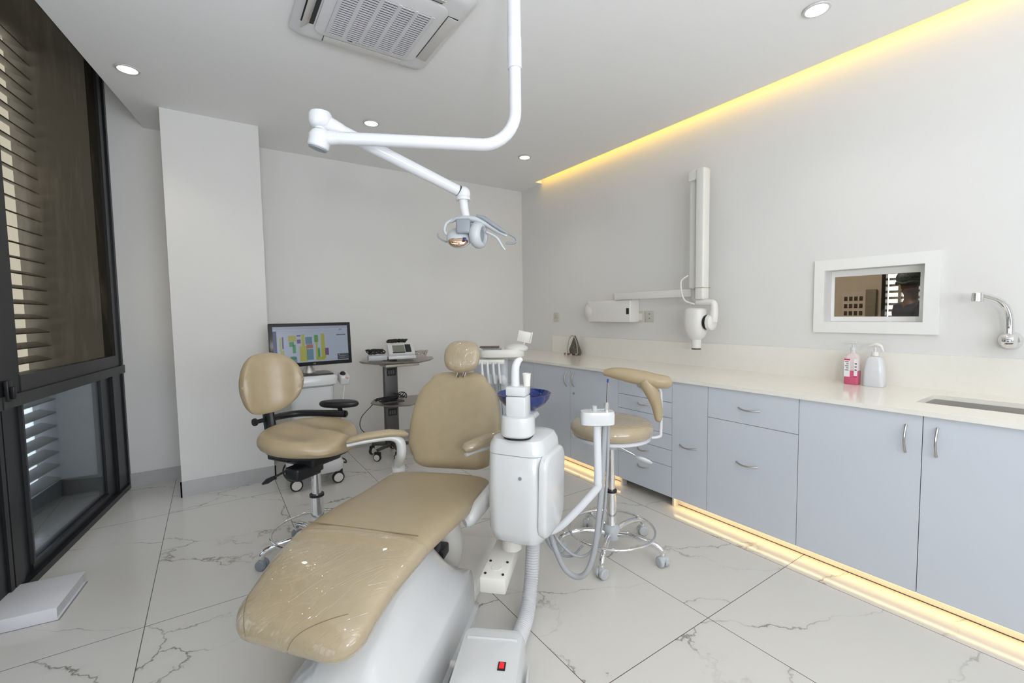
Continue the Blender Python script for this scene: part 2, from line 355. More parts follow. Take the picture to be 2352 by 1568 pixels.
# ------------------------------------------------------------------ window wall (left)
# wall above nothing: the glazing runs to 3.13
def win(name, t0, t1, right_jamb=.11, mid=True):
    root = bpy.data.objects.new(name, None); C.objects.link(root); root.matrix_world = WM.copy(); root['kind'] = 'structure'
    ROOTS[root.name] = WM.copy()
    def b(n, m, boxes, **k):
        bm = B()
        for q in boxes: box(bm, *q)
        return obj(n, bm, m, root, smooth=False, **k)
    # fixed outer frame
    b('outer_frame', FRAME, [(t0, t0+.03, -.01, .09, 0, 3.30), (t1-.03, t1, -.01, .09, 0, 3.30), (t0+.03, t1-.03, -.01, .09, 3.25, 3.30), (t0+.03, t1-.03, -.015, .09, 0, .035)], bevel=.003)
    b('transom', FRAMEG, [(t0+.002, t1-.002, -.02, .09, .915, .975)], bevel=.004)
    # upper sliding sash with the mesh
    b('sash', FRAME, [(t0+.03, t0+right_jamb, .0, .04, .976, 3.25), (t1-.19, t1-.03, .0, .04, .976, 3.25), (t0+right_jamb, t1-.19, .0, .04, 3.19, 3.25)])
    b('sash_rail', FRAMEG, [(t0+right_jamb, t1-.19, -.004, .04, .976, 1.057)], bevel=.003)
    b('insect_mesh', SCREEN, [(t0+right_jamb, t1-.19, .018, .0186, 1.057, 3.19)])
    # lower fixed light with wide jamb
    b('lower_frame', FRAME, [(t0+.03, t0+.20, .0, .07, .035, .915), (t0+.20, t0+.36, .02, .07, .035, .915), (t1-.10, t1-.03, .0, .07, .035, .915), (t1-.20, t1-.10, .02, .07, .035, .915), (t0+.36, t1-.2, .01, .07, .035, .08)])
    b('pane_trim', FRAMEG, [(t1-.215, t1-.2, .005, .05, .08, .915)])
    b('lower_pane', GLASS, [(t0+.36, t1-.215, .03, .034, .08, .915)])
    return root
win('window_1', 0.0, 1.575)
win('window_2', 1.585, 3.16)
win('window_3', 3.17, 4.75)
bm = B(); box(bm, 4.75, 6.6, 0, .1, 0, 3.31, WM); struct('wall_left', bm, WALL, smooth=False)
# small black latch on the post
t_ = thing('window_latch', 'small black latch on the post between the left windows', 'latch', tuple(WM @ Vector((1.535, -.012, 1.0))), -WA)
bm = B(); rbox(bm, -.0, .018, -.02, .02, -.05, .05, .004); obj('latch_plate', bm, BLACK, t_); bm = B(); rbox(bm, .018, .035, -.012, .012, -.04, .02, .004); obj('latch_lever', bm, BLACK, t_)
# balcony beyond: end wall, parapet skirting, louvre screen
bm = B(); box(bm, -1.115, -.595, 4.66, 4.78, -.1, 3.5, Matrix.Translation((0, 0, 0))); setp(obj('wall_balcony', bm, mat('balcony_paint', (.60, .60, .61), .7, var=.05, vscale=3), smooth=False), kind='structure')
bm = B(); box(bm, -.02, .43, -.012, 0, 0, .13, Matrix.Translation((-.60, 4.66, 0)) @ Matrix.Rotation(PI, 4, 'Z') @ Matrix.Translation((0, 0, 0)));
box(bm, -.06, 3.2, .405, .42, 0, .13, WM); skirt('baseboard_balcony', bm)
LOUV = mat('louvre_grey', (.38, .38, .365), .5, metal=.2)
lv = thing('louvre_screen', 'grey horizontal louvre screen outside the left windows', 'louvre screen', (0, 0, 0))
bm = B()
for t in (-.05, .30, .95, 1.6, 2.25, 2.9): box(bm, t, t+.05, .47, .50, 0, 3.4, WM)
obj('post', bm, LOUV, lv, smooth=False)
bm = B()
for k in range(33):
    z = .16 + k*.1
    box(bm, -.05, 3.3, -.045, .045, -.004, .004, WM @ Matrix.Translation((0, .445, z)) @ Matrix.Rotation(R(20), 4, 'X'))
obj('louvre_blades', bm, LOUV, lv, smooth=False)
bm = B(); box(bm, -3.4, 0, 0, .05, 0, 0.4, Matrix.Translation((-1.5, 4.6, 0))); bm.free()
# shrubs outside, low
SHR = mat('shrub_green', (.06, .13, .03), .6, var=.4, vscale=20)
for i, (t, o_, r_) in enumerate(((.45, .95, .26), (1.1, .98, .28), (1.8, .98, .28), (2.5, .95, .28))):
    c = WM @ Vector((t, o_, 0)); s_ = thing('shrub', ('green shrub behind the louvres nearest the corner', 'second green shrub behind the louvres', 'third green shrub behind the louvres', 'green shrub behind the louvres nearest the camera')[i], 'shrub', (c.x, c.y, -.1))
    bm = B(); rnd = random.Random(i)
    for k in range(260):
        a = rnd.uniform(0, 2*PI); q = rnd.uniform(.3, 1)*r_; z = rnd.uniform(.05, .8); q *= math.sin(PI*min(1, z/.85)*.9+.2)
        p = Vector((q*math.cos(a), q*math.sin(a), z)); m4 = Matrix.Translation(p) @ Euler((rnd.uniform(-1, 1), rnd.uniform(-1, 1), a)).to_matrix().to_4x4()
        v = [bm.verts.new(m4 @ Vector(c_)) for c_ in ((0, -.035, 0), (.022, 0, .004), (0, .04, 0), (-.022, 0, .004))]; bm.faces.new(v)
    obj('foliage', bm, SHR, s_, smooth=False); bm = B(); cyl(bm, (0, 0, 0), (0, 0, .5), .015, .006, 8); obj('stem', bm, mat('bark', (.08, .05, .03), .8), s_)

# ------------------------------------------------------------------ small inner window and the room behind
o = thing('inner_window_frame', 'white framed recessed small window in the right wall above the worktop', 'window frame', (RX, 1.03, 1.41))
FR = mat('white_frame_paint', (.84, .84, .82), .35, var=.005)
def ringbox(bm, x0, x1, y0, y1, z0, z1, iy0, iy1, iz0, iz1):
    box(bm, x0, x1, y0, iy0, z0, z1); box(bm, x0, x1, iy1, y1, z0, z1); box(bm, x0, x1, iy0, iy1, z0, iz0); box(bm, x0, x1, iy0, iy1, iz1, z1)
bm = B(); ringbox(bm, -.018, -.0005, -.305, .297, -.227, .225, -.24, .24, -.16, .16); obj('architrave', bm, FR, o, smooth=False)
bm = B(); ringbox(bm, .085, .105, -.239, .239, -.159, .159, -.198, .222, -.13, .122); obj('glazing_bead', bm, FR, o, smooth=False, bevel=.003)
bm = B(); box(bm, .095, .099, -.198, .222, -.13, .122); obj('glass_pane', bm, GLASSB, o, smooth=False)
# neighbouring room
NX = 7.0; TAN = mat('far_room_wall', (.62, .58, .52), .7)
bm = B(); box(bm, 3.37, NX+1.2, -.3, 4.2, -.1, 0); setp(obj('floor_neighbour', bm, FLOOR, smooth=False), kind='structure')
bm = B(); box(bm, 3.37, NX+1.2, -.3, 4.2, 2.6, 2.7); setp(obj('ceiling_neighbour', bm, CEIL, smooth=False), kind='structure')
bm = B(); box(bm, 3.37, NX, 4.1, 4.2, 0, 2.6); box(bm, 3.37, NX, -.3, -.2, 0, 2.6); box(bm, NX, NX+.12, 2.11, 4.2, 0, 2.6); box(bm, NX, NX+.12, -.3, .9, 0, 2.6); box(bm, NX, NX+.12, .9, 2.11, 0, .3); box(bm, NX, NX+.12, .9, 2.11, 2.4, 2.6)
setp(obj('wall_neighbour', bm, TAN, smooth=False), kind='structure')
light('neighbour_room_fill', 'AREA', (5.4, 2.4, 2.55), 34, (1, .95, .88), .6, (0, 0, 0))  # added area light that brightens the neighbouring room, no fitting in view
o = thing('neighbour_window', 'black framed window with grey louvres seen through the small inner window', 'window', (NX, 1.5, 1.35))
bm = B(); box(bm, -.03, .05, .565, .605, -1.05, 1.05); box(bm, -.03, .05, -.6, -.54, -1.05, 1.05); box(bm, -.03, .05, .27-.02, .27+.01, -1.05, 1.05); obj('window_frame', bm, FRAME, o, smooth=False)
bm = B()
for k in range(26):
    z = -1.0 + k*.078; box(bm, .09, .11, -.54, .565, z, z+.030)
obj('louvre_blades', bm, LOUV, o, smooth=False)
bm = B(); box(bm, .07, .13, .44, .47, -1.05, 1.05); box(bm, .07, .13, .10, .15, -1.05, 1.05); obj('louvre_post', bm, LOUV, o, smooth=False)
o = thing('wall_poster', 'pale wall poster with four rows of small dark photographs, seen through the small inner window', 'poster', (NX-.006, 2.40, 1.33))
bm = B(); box(bm, -.001, .003, -.13, .13, -.30, .22); obj('sheet', bm, mat('poster_paper', (.66, .62, .58), .6), o, smooth=False)
INK = mat('poster_ink', (.06, .05, .045), .6, var=.9, vscale=60)
for r_ in range(4):
    for c_ in range(4 if r_ < 3 else 2):
        y = .09 - c_*.056; z = .13 - r_*.095; bm = B(); box(bm, -.003, -.0012, y-.019, y+.019, z-.028, z+.028)
        obj('photograph', bm, INK, o, smooth=False)
o = thing('grey_locker', 'grey-brown locker beside the poster, seen through the small inner window', 'locker', (NX-.01, 2.205, 0))
bm = B(); rbox(bm, -.05, 0, -.055, .055, 0, 1.57, .006); obj('body', bm, mat('locker_grey', (.22, .20, .17), .5), o)
bm = B(); box(bm, -.056, -.0505, -.05, .05, .05, 1.40); obj('door', bm, mat('locker_door', (.24, .22, .185), .45), o, smooth=False)

# person standing in the neighbouring room, back to the glass
def skin_mesh(name, joints, edges, m, parent, levels=1, root=0):
    b0 = bmesh.new(); lay = b0.verts.layers.skin.verify(); vs = []
    for i, j in enumerate(joints):
        v = b0.verts.new(j[0]); rr = j[1]; v[lay].radius = rr if isinstance(rr, tuple) else (rr, rr); v[lay].use_root = (i == root); vs.append(v)
    for e in edges: b0.edges.new((vs[e[0]], vs[e[1]]))
    me = bpy.data.meshes.new(name); b0.to_mesh(me); b0.free()
    o = bpy.data.objects.new(name, me); C.objects.link(o); o.parent = parent
    md = o.modifiers.new('skin', 'SKIN'); md.use_smooth_shade = True
    sb = o.modifiers.new('sub', 'SUBSURF'); sb.levels = levels; sb.render_levels = levels
    dg = bpy.context.evaluated_depsgraph_get(); m2 = bpy.data.meshes.new_from_object(o.evaluated_get(dg))
    o.modifiers.clear(); o.data = m2; m2.materials.clear(); m2.materials.append(m)
    for p in m2.polygons: p.use_smooth = True; p.material_index = 0
    return o
per = thing('person', 'person in a dark cap and dark top seen through the small inner window', 'person', (5.95, 1.55, 0), R(40))
SKIN = mat('skin', (.10, .055, .035), .55)
J = [((0, 0, .92), (.15, .10)), ((0, 0, 1.12), (.13, .09)), ((0, 0, 1.32), (.15, .09)), ((0, 0, 1.40), (.06, .06)), ((0, .01, 1.46), (.05, .05)), ((0, .02, 1.55), (.075, .09)), ((0, .02, 1.62), (.065, .08))]
E_ = [(i, i+1) for i in range(6)]
for s in (-1, 1):
    n = len(J)
    J += [((s*.17, 0, 1.34), .06), ((s*.21, .0, 1.08), .045), ((s*.20, .14, .92), .034), ((s*.17, .26, .98), .028), ((s*.16, .31, 1.0), (.035, .016))]
    E_ += [(2, n), (n, n+1), (n+1, n+2), (n+2, n+3), (n+3, n+4)]
    hn = n+4
    for k, (dx, ln) in enumerate(((-.03, .07), (-.01, .085), (.01, .08), (.028, .065))):
        m_ = len(J); J += [((s*.16+dx, .31+ln*.6, 1.0), .009), ((s*.16+dx, .31+ln, .98), .008)]; E_ += [(hn, m_), (m_, m_+1)]
    m_ = len(J); J += [((s*.16-s*.05, .32, 1.01), .010), ((s*.16-s*.065, .35, 1.0), .009)]; E_ += [(n+3, m_), (m_, m_+1)]
    q = len(J); J += [((s*.09, 0, .86), .09), ((s*.10, .0, .48), .06), ((s*.10, -.01, .09), .042), ((s*.10, .12, .04), (.045, .03))]; E_ += [(0, q), (q, q+1), (q+1, q+2), (q+2, q+3)]
skin_mesh('body', J, E_, SKIN, per)
NAVY = mat('navy_cloth', (.010, .012, .02), .75)
TJ = [((0, 0, .84), (.17, .12)), ((0, 0, 1.10), (.155, .115)), ((0, 0, 1.33), (.18, .12)), ((0, .0, 1.41), (.075, .075))]; TE = [(0, 1), (1, 2), (2, 3)]
for s in (-1, 1): n = len(TJ); TJ += [((s*.19, 0, 1.34), .075), ((s*.225, 0, 1.1), .065)]; TE += [(2, n), (n, n+1)]
skin_mesh('scrub_top', TJ, TE, NAVY, per)
TJ = [((0, 0, .9), (.175, .12))]; TE = []
for s in (-1, 1): n = len(TJ); TJ += [((s*.095, 0, .8), .105), ((s*.105, 0, .48), .08), ((s*.105, 0, .10), .07)]; TE += [(0, n), (n, n+1), (n+1, n+2)]
skin_mesh('trousers', TJ, TE, NAVY, per)
CAPM = mat('mesh_cap', (.035, .06, .07), .6, var=.8, vscale=90, bump=.8, bscale=60)
bm = B(); ellipsoid(bm, (0, .0, 1.635), (.115, .13, .10)); obj('surgical_cap', bm, CAPM, per)
bm = B(); tube(bm, [(.108*math.cos(a), .0+.122*math.sin(a), 1.585+.01*math.sin(5*a)) for a in [2*PI*k/24 for k in range(24)]], .012, 8, closed=True); obj('cap_hem', bm, mat('cap_hem', (.05, .075, .085), .7, bump=.5), per)

# ------------------------------------------------------------------ ceiling fittings
for i, (x, y) in enumerate(DL):
    labs = ['round recessed downlight in the ceiling left of the pillar, by the window', 'round recessed downlight in the ceiling just above the lamp arm', 'round recessed downlight in the ceiling near the back right corner, right of the lamp pole', 'round recessed downlight nearest the camera, near the top right corner of the photo',
            'round ceiling downlight behind the camera, by the window', 'round ceiling downlight behind the camera, in the middle', 'round ceiling downlight behind the camera, over the worktop']
    t = thing('recessed_downlight', labs[i], 'ceiling light', (x, y, CZ), 0, 'recessed ceiling downlights')
    bm = B(); lathe(bm, [(.047, -.001), (.058, -.001), (.062, -.004), (.060, -.008), (.050, -.010), (.046, -.004)]); obj('trim_ring', bm, mat('downlight_ring', (.62, .61, .6), .35) if i == 0 else bpy.data.materials['downlight_ring'], t)
    bm = B(); lathe(bm, [(.0, -.0075), (.0455, -.0075), (.0455, -.0045), (0, -.0045)][::-1]); obj('lamp_disc', bm, LEDW, t)

# ceiling cassette air conditioner
ac = thing('ceiling_air_conditioner', 'square white ceiling cassette air conditioner with a louvred grille', 'air conditioner', (.765, 2.275, CZ))
S = .365
def rr_outline(hw, hh, r, n=6):
    out = []
    for cx, cy, a0 in ((hw-r, hh-r, 0), (-hw+r, hh-r, 90), (-hw+r, -hh+r, 180), (hw-r, -hh+r, 270)):
        for k in range(n+1): a = R(a0+90*k/n); out.append((cx+r*math.cos(a), cy+r*math.sin(a)))
    return out
def rr_loft(bm, lv, n=6, cap=True):
    loft(bm, [[Vector((x, y, z)) for x, y in rr_outline(h, h2, r, n)] for h, h2, r, z in lv], cap)
ACW = mat('ac_white', (.70, .70, .71), .35)
bm = B(); rr_loft(bm, [(S-.01, S-.01, .05, 0), (S, S, .055, -.008), (S, S, .055, -.018), (S-.02, S-.02, .05, -.034), (S-.05, S-.05, .05, -.036), (.02, .02, .01, -.036)]); obj('outer_panel', bm, ACW, ac)
bm = B(); rr_loft(bm, [(.262, .262, .05, -.037), (.262, .262, .05, -.044), (.245, .245, .045, -.048), (.02, .02, .01, -.048)]); obj('centre_panel', bm, ACW, ac)
GD = mat('grille_dark', (.02, .02, .03), .6); GL = mat('grille_light', (.62, .62, .64), .4)
bm = B(); box(bm, -.205, .205, -.175, .215, -.0494, -.0484); obj('grille_backing', bm, GD, ac, smooth=False)
bm = B()
for k in range(23):
    y = -.175 + k*.0177; box(bm, -.205, .205, y, y+.0080, -.053, -.0496)
for k in range(6):
    x = -.205 + k*.082; box(bm, x-.009, x+.009, -.18, .22, -.0535, -.0496)
obj('grille', bm, GL, ac, smooth=False)
ACF = mat('ac_flap', (.58, .565, .54), .35)
for k in range(4):
    rz = Matrix.Rotation(k*PI/2, 4, 'Z')
    bm = B(); box(bm, -.209, .209, .270, .330 if k == 1 else .326, -.0375, -.0362, rz); sl_ = obj('air_slot', bm, DARK, ac, smooth=False)
    ang, ly, lz = ((-5, .299, -.0415), (-42, .312, -.055), (-24, .300, -.046), (-5, .299, -.0415))[k]
    bm = B(); rbox(bm, -.207, .207, -.027, .027, -.0025, .0025, .002, 2, rz @ Matrix.Translation((0, ly, lz)) @ Matrix.Rotation(R(ang), 4, 'X')); obj('flap', bm, ACF, sl_)
bm = B(); box(bm, .06, .085, .2245, .2365, -.0495, -.0482, Matrix.Rotation(0, 4, 'Z')); 
for v in bm.verts: v.co.x = -.10 + (v.co.x-.06)
obj('display', bm, BLACK, ac, smooth=False)
bm = B()
for k in range(5): box(bm, -.06+k*.016, -.052+k*.016, +.227, .234, -.0492, -.0482)
obj('indicator_symbols', bm, mat('grey_print', (.35, .35, .35), .5), ac, smooth=False)

# ------------------------------------------------------------------ dental lamp on the ceiling pole
PX, PY = 1.054, 1.526
lp = thing('dental_lamp', 'white ceiling-mounted dental lamp with an angled double arm and grey head', 'dental lamp', (PX, PY, CZ))
W = dict(world=True)
bm = B(); Z1 = 2.000; EL = Vector((.40, 1.96, 2.045)); dirv = (Vector((EL.x, EL.y, 0))-Vector((PX, PY, 0))).normalized()
bend = [(PX, PY, Z1+.30), (PX, PY, Z1+.14)]
for k in range(1, 8):
    a = PI/2*k/8; q = .13; bend.append(Vector((PX, PY, Z1+.14)) + dirv*(q*(1-math.cos(a))) + Vector((0, 0, -q*math.sin(a))))
bend += [Vector((PX, PY, Z1+.01))+dirv*.13, EL-dirv*.06]
tube(bm, [(PX, PY, 2.31)] + bend[1:], .0245, 20); obj('horizontal_arm', bm, ENAM, lp, **W)
bm = B(); cyl(bm, (PX, PY, 2.305), (PX, PY, CZ-.03), .027, seg=24); cyl(bm, (PX, PY, 2.303), (PX, PY, 2.42), .0285, seg=24, bev=.001); obj('ceiling_pole', bm, ENAM, lp, **W)
bm = B(); lathe(bm, [(.03, -.04), (.05, -.035), (.085, -.01), (.09, 0)], (PX, PY, CZ)); obj('ceiling_rose', bm, ENAM, lp, **W)
# elbow: two stacked knuckles
bm = B(); c = EL; lathe(bm, [(.030, -.020), (.040, -.016), (.044, -.005), (.043, .012), (.034, .026), (.018, .030)], c); cyl(bm, c+dirv*-.0, c-dirv*.075, .030, .0255, 20); obj('lower_knuckle', bm, ENAM, lp, **W)
tl = (rt*-.30 + Vector((0, 0, -1)) - dirv*0).normalized(); bm = B(); cyl(bm, c-tl*.005, c+tl*.040, .043, .041, 28, .004); obj('knuckle_collar', bm, ENAM, lp, **W); bm = B(); lathe(bm, [(.001, .0395), (.036, .0395), (.034, .046), (.001, .047)], c, axis=tl); obj('knuckle_cap', bm, GREYP, lp, label='grey cap under the elbow', **W)
P2 = Vector((1.024, 1.93, 1.905)); c2 = EL + Vector((.004, .004, .070)); d2 = (P2-c2).normalized()
bm = B(); cyl(bm, c+Vector((0, 0, .028)), c2-Vector((0, 0, .02)), .022); lathe(bm, [(.022, -.030), (.038, -.022), (.045, -.006), (.045, .018), (.040, .030), (.02, .034)], c2); cyl(bm, c2, c2+d2*.085, .036, .029, 20); obj('upper_knuckle', bm, ENAM, lp, **W)
bm = B(); cyl(bm, c2+d2*.085, P2, .027, .025, 20); obj('spring_arm', bm, ENAM, lp, **W)
bm = B(); cyl(bm, P2-d2*.028, P2-d2*.02, .0262, seg=20); obj('arm_slot', bm, BLACK, lp, **W)
bm = B(); ellipsoid(bm, P2+Vector((0, 0, -.004)), (.036, .036, .036)); cyl(bm, P2-Vector((0, 0, .034)), P2-Vector((0, 0, .022)), .036, .034); obj('end_knuckle', bm, ENAM, lp, **W)
# head: local frame in camera-ish orientation (x right, z up) turned about the vertical
HR = Matrix.Translation(P2) @ Matrix.Rotation(-yaw, 4, 'Z') @ Matrix.Diagonal((1.08, 1.08, 1.08, 1))
def H(bm, pts): return [HR @ Vector(p) for p in pts]
bm = B(); tube(bm, H(bm, [(0, 0, -.03), (.004, 0, -.07), (.012, -.004, -.105)]), [.022, .021, .019], 16); obj('drop_tube', bm, ENAM, lp, **W)
yk = B(); tube(yk, H(yk, [(-.055, .0, -.125), (-.03, -.005, -.112), (.01, -.008, -.112), (.06, -.008, -.118), (.10, -.004, -.135), (.15, .0, -.168), (.19, .0, -.19)]), [.008, .014, .022, .024, .022, .016, .006], 14, flat=.7); obj('yoke', yk, LGREY, lp, **W)
bm = B(); tube(bm, H(bm, [(.058, -.024, -.104), (.09, -.028, -.114), (.13, -.024, -.142), (.165, -.02, -.165), (.19, -.016, -.178)]), [.006, .010, .010, .009, .006], 12); obj('grip_inlay', bm, GREYP, lp, **W)
bm = B(); tube(bm, H(bm, [(-.04, 0, -.112), (-.075, 0, -.13), (-.085, 0, -.165), (-.065, 0, -.19)]), [.008, .008, .007, .006], 10, 4); obj('left_bracket', bm, LGREY, lp, **W)
bm = B(); ellipsoid(bm, HR @ Vector((-.02, -.005, -.195)), (.062, .036, .055), Matrix.Rotation(-yaw, 4, 'Z') @ Matrix.Rotation(R(-28), 4, 'X')); obj('lamp_housing', bm, LGREY, lp, **W)
bm = B(); rbox(bm, -.032, .032, -.02, .02, -.032, .032, .009, 3, HR @ Matrix.Translation((.003, -.034, -.152))); obj('housing_cover', bm, GREYP, lp, **W)
bm = B(); ellipsoid(bm, HR @ Vector((-.022, -.026, -.212)), (.048, .02, .034), Matrix.Rotation(-yaw, 4, 'Z') @ Matrix.Rotation(R(-38), 4, 'X')); obj('reflector', bm, BRONZE, lp, **W)
bm = B(); rbox(bm, -.008, .008, -.006, .006, -.006, .006, .002, 2, HR @ Matrix.Translation((.008, -.052, -.208))); obj('bulb_holder', bm, mat('blue_black', (.02, .015, .12), .3), lp, **W)
bm = B(); ax = Matrix.Rotation(-yaw, 4, 'Z') @ Vector((.93, -.36, -.04))
lathe(bm, [(.028, -.026), (.052, -.024), (.062, -.012), (.064, .004), (.060, .018), (.050, .026), (.040, .028), (.036, .020), (.034, .006)], HR @ Vector((.065, -.012, -.185)), axis=ax); obj('side_housing', bm, LGREY, lp, **W)
bm = B(); lathe(bm, [(.0, .006), (.034, .008), (.028, .018), (.0, .02)], HR @ Vector((.065, -.012, -.185)), axis=ax); obj('side_knob', bm, GREYP, lp, **W)
bm = B(); tube(bm, H(bm, [(.10, .0, -.17), (.145, 0, -.195), (.17, 0, -.235), (.182, 0, -.25)]), [.006, .0065, .006, .004], 10, 3); obj('lower_handle', bm, LGREY, lp, **W)
bm = B(); tube(bm, H(bm, [(.195, 0, -.178), (.225, 0, -.195), (.232, 0, -.212), (.218, 0, -.222), (.185, 0, -.220)]), .005, 10, 4); obj('end_handle', bm, GREYP, lp, **W)
bm = B(); tube(bm, H(bm, [(-.075, 0, -.212), (-.10, 0, -.20), (-.115, 0, -.185), (-.112, 0, -.172)]), .004, 8, 4); obj('handle_hook', bm, GREYP, lp, **W)

# ------------------------------------------------------------------ dental chair
# chair frame: s along the patient axis (foot to head), w to its right, z up
CA = R(45); C0 = Vector((.17, 1.37, 0)); cu_ = Vector((math.sin(CA), math.cos(CA), 0)); cv_ = Vector((math.cos(CA), -math.sin(CA), 0))
CM = Matrix(((cu_.x, cv_.x, 0, C0.x), (cu_.y, cv_.y, 0, C0.y), (0, 0, 1, 0), (0, 0, 0, 1)))
def K(s, w_, z): return CM @ Vector((s, w_, z))
ch = thing('dental_chair', 'tan leather reclining dental chair with a white pedestal base', 'dental chair', tuple(K(.6, .05, 0)))
def interp(tab, x):
    for (a, *va), (b, *vb) in zip(tab, tab[1:]):
        if x <= b:
            t = (x-a)/(b-a) if b > a else 0; t = max(0, min(1, t)); return [p+(q-p)*t for p, q in zip(va, vb)]
    return list(tab[-1][1:])
def smooth_tab(tab, n=5):
    P = catmull([(a, b, 0) for a, b in tab], n); return P
def cushion(bm, path, widths, thick, endr0, endr1, e=3.2, N=40, steps=36, cup=0., mi=None):
    """path: list of (s, z) of the top centreline; loft with rounded ends. widths: table (t, halfwidth, centre)"""
    pc = catmull([(a, 0, b) for a, b in path], 10)
    L = [0]
    for a, b in zip(pc, pc[1:]): L.append(L[-1]+(b-a).length)
    tot = L[-1]
    def at(d):
        for i in range(len(pc)-1):
            if d <= L[i+1] or i == len(pc)-2:
                t = (d-L[i])/(L[i+1]-L[i]); p = pc[i].lerp(pc[i+1], max(0, min(1, t))); return p, (pc[i+1]-pc[i]).normalized()
    ds = []
    n1 = 8
    for k in range(n1): ds.append(endr0*(1-math.cos(PI/2*k/n1)))
    m_ = steps
    for k in range(m_+1): ds.append(endr0+(tot-endr0-endr1)*k/m_)
    for k in range(1, n1+1): ds.append(tot-endr1+endr1*math.sin(PI/2*k/n1))
    rings = []
    for d in ds:
        p, t = at(min(max(d, 0), tot)); nrm = Vector((-t.z, 0, t.x))
        if nrm.z < 0 and abs(t.x) > .5: nrm = -nrm
        hw, cw = interp(widths, d/tot)
        k = 1.
        if d < endr0: k = math.sqrt(max(0, 1-((endr0-d)/endr0)**2))
        if d > tot-endr1: k = math.sqrt(max(0, 1-((d-(tot-endr1))/endr1)**2))
        kw = 1 - (1-k)*min(1, .9); kt = max(k, .02)
        ring = []
        sk_ = max(0, 1-d/.45)*.12
        for a, b in sell(N, e, 1, 1):
            ww = a*(hw - (1-kw)*min(endr0 if d < endr0 else endr1, hw)*1.0); tt = b*thick/2*kt
            q = p - nrm*(thick/2) + nrm*tt; dip = -cup*(1-abs(a)**2)*(1 if b > 0 else 0)*k
            q = q + nrm*dip
            ring.append(K(q.x - (cw+ww)*sk_, cw+ww, q.z))
        rings.append(ring)
    loft(bm, rings)
SEATW = [(0, .217, -.036), (.12, .228, -.032), (.35, .260, -.014), (.55, .274, -.004), (.8, .287, 0), (1, .285, 0)]
seat_path = [(-.045, .440), (.06, .480), (.20, .530), (.36, .556), (.6, .545), (.85, .515), (1.05, .502), (1.175, .500)]
bm = B(); cushion(bm, seat_path, SEATW, .115, .09, .08, e=3.0, cup=.004)
so = obj('seat', bm, [LEATHER], ch, **W)
# clear film over the leg end: same form, slightly larger, ends at the calf crease
def film_over(name, path, widths, thick, e0, e1, grow):
    bm = B(); cushion(bm, [(a, z+grow) for a, z in path], [(t, h+grow, c) for t, h, c in widths], thick+2*grow, e0, e1, e=3.0, cup=.004)
    return obj(name, bm, FILM, ch, **W)
fo = film_over('foot_cover', [(-.050, .438), (.06, .481), (.20, .531), (.36, .5565)], [(0, .217, -.036), (.35, .228, -.032), (1, .260, -.014)], .115, .09, .012, .0022)
fo['label'] = 'clear plastic film stretched over the leg end'
# stitch lines on the leg end
SEAM = mat('seam_thread', (.22, .165, .10), .6)
bm = B(); pts = []
def seat_z(s): 
    pc = catmull([(a, 0, b) for a, b in seat_path], 10)
    for a, b in zip(pc, pc[1:]):
        if a.x <= s <= b.x: t = (s-a.x)/(b.x-a.x); return a.z+(b.z-a.z)*t
    return .5
tube(bm, [K(.372-(k-6)*.0028, -.014+(k-6)/6*.228, seat_z(.372)-.0045) for k in range(13)], .0020, 6); obj('cross_seam', bm, SEAM, ch, **W)
for sp_ in ([(.10, -.243, .458), (.07, -.235, .457), (.034, -.213, .447), (.011, -.196, .431), (-.005, -.18, .41), (-.008, -.17, .385)], [(.041, .130, .470), (.022, .093, .466), (.003, .053, .456), (-.012, .018, .441), (-.024, -.006, .421), (-.029, -.017, .400), (-.021, -.027, .376)]):
    bm = B(); tube(bm, [K(*q) for q in sp_], .0009, 6, 3); obj('end_seam', bm, SEAM, ch, **W)
bk_path = [(1.185, .555), (1.215, .64), (1.262, .78), (1.31, .90), (1.34, .965)]
BW_ = [(0, .216, 0), (.1, .238, 0), (.22, .254, 0), (.42, .254, 0), (.62, .236, 0), (.80, .208, 0), (.92, .180, 0), (1, .160, 0)]
BW = [(p.x, p.y, 0) for p in catmull([(a, b, 0) for a, b, c in BW_], 6)]
BKO = .047
def back(bm):
    pc = catmull([(a, 0, b) for a, b in bk_path], 10); n = len(pc); rings = []; T = .10
    for i in range(-7, n+7):
        j = max(0, min(n-1, i)); p = pc[j]; t = (pc[min(j+1, n-1)]-pc[max(j-1, 0)]).normalized(); nrm = Vector((-t.z, 0, t.x))
        k = 1.; off = 0
        if i < 0: a = -i/7*PI/2; k = math.cos(a); off = -math.sin(a)*.055
        if i >= n: a = (i-n+1)/7*PI/2; k = math.cos(a); off = math.sin(a)*.05
        k = max(k, .03); p = p + t*off; hw, _ = interp(BW, j/(n-1)); hw = (hw+.006) - (1-k)*(.10 if i < 0 else .12)
        ring = []
        for a, b in sell(40, 3.0, 1, 1):
            q = p - nrm*(T/2) + nrm*(b*T/2*k); q = q + nrm*(.016*abs(a)**2)*(1 if b > 0 else .4); ring.append(K(q.x, BKO+a*hw, q.z))
        rings.append(ring)
    loft(bm, rings)
bm = B(); back(bm); obj('backrest', bm, LEATHER, ch, **W)
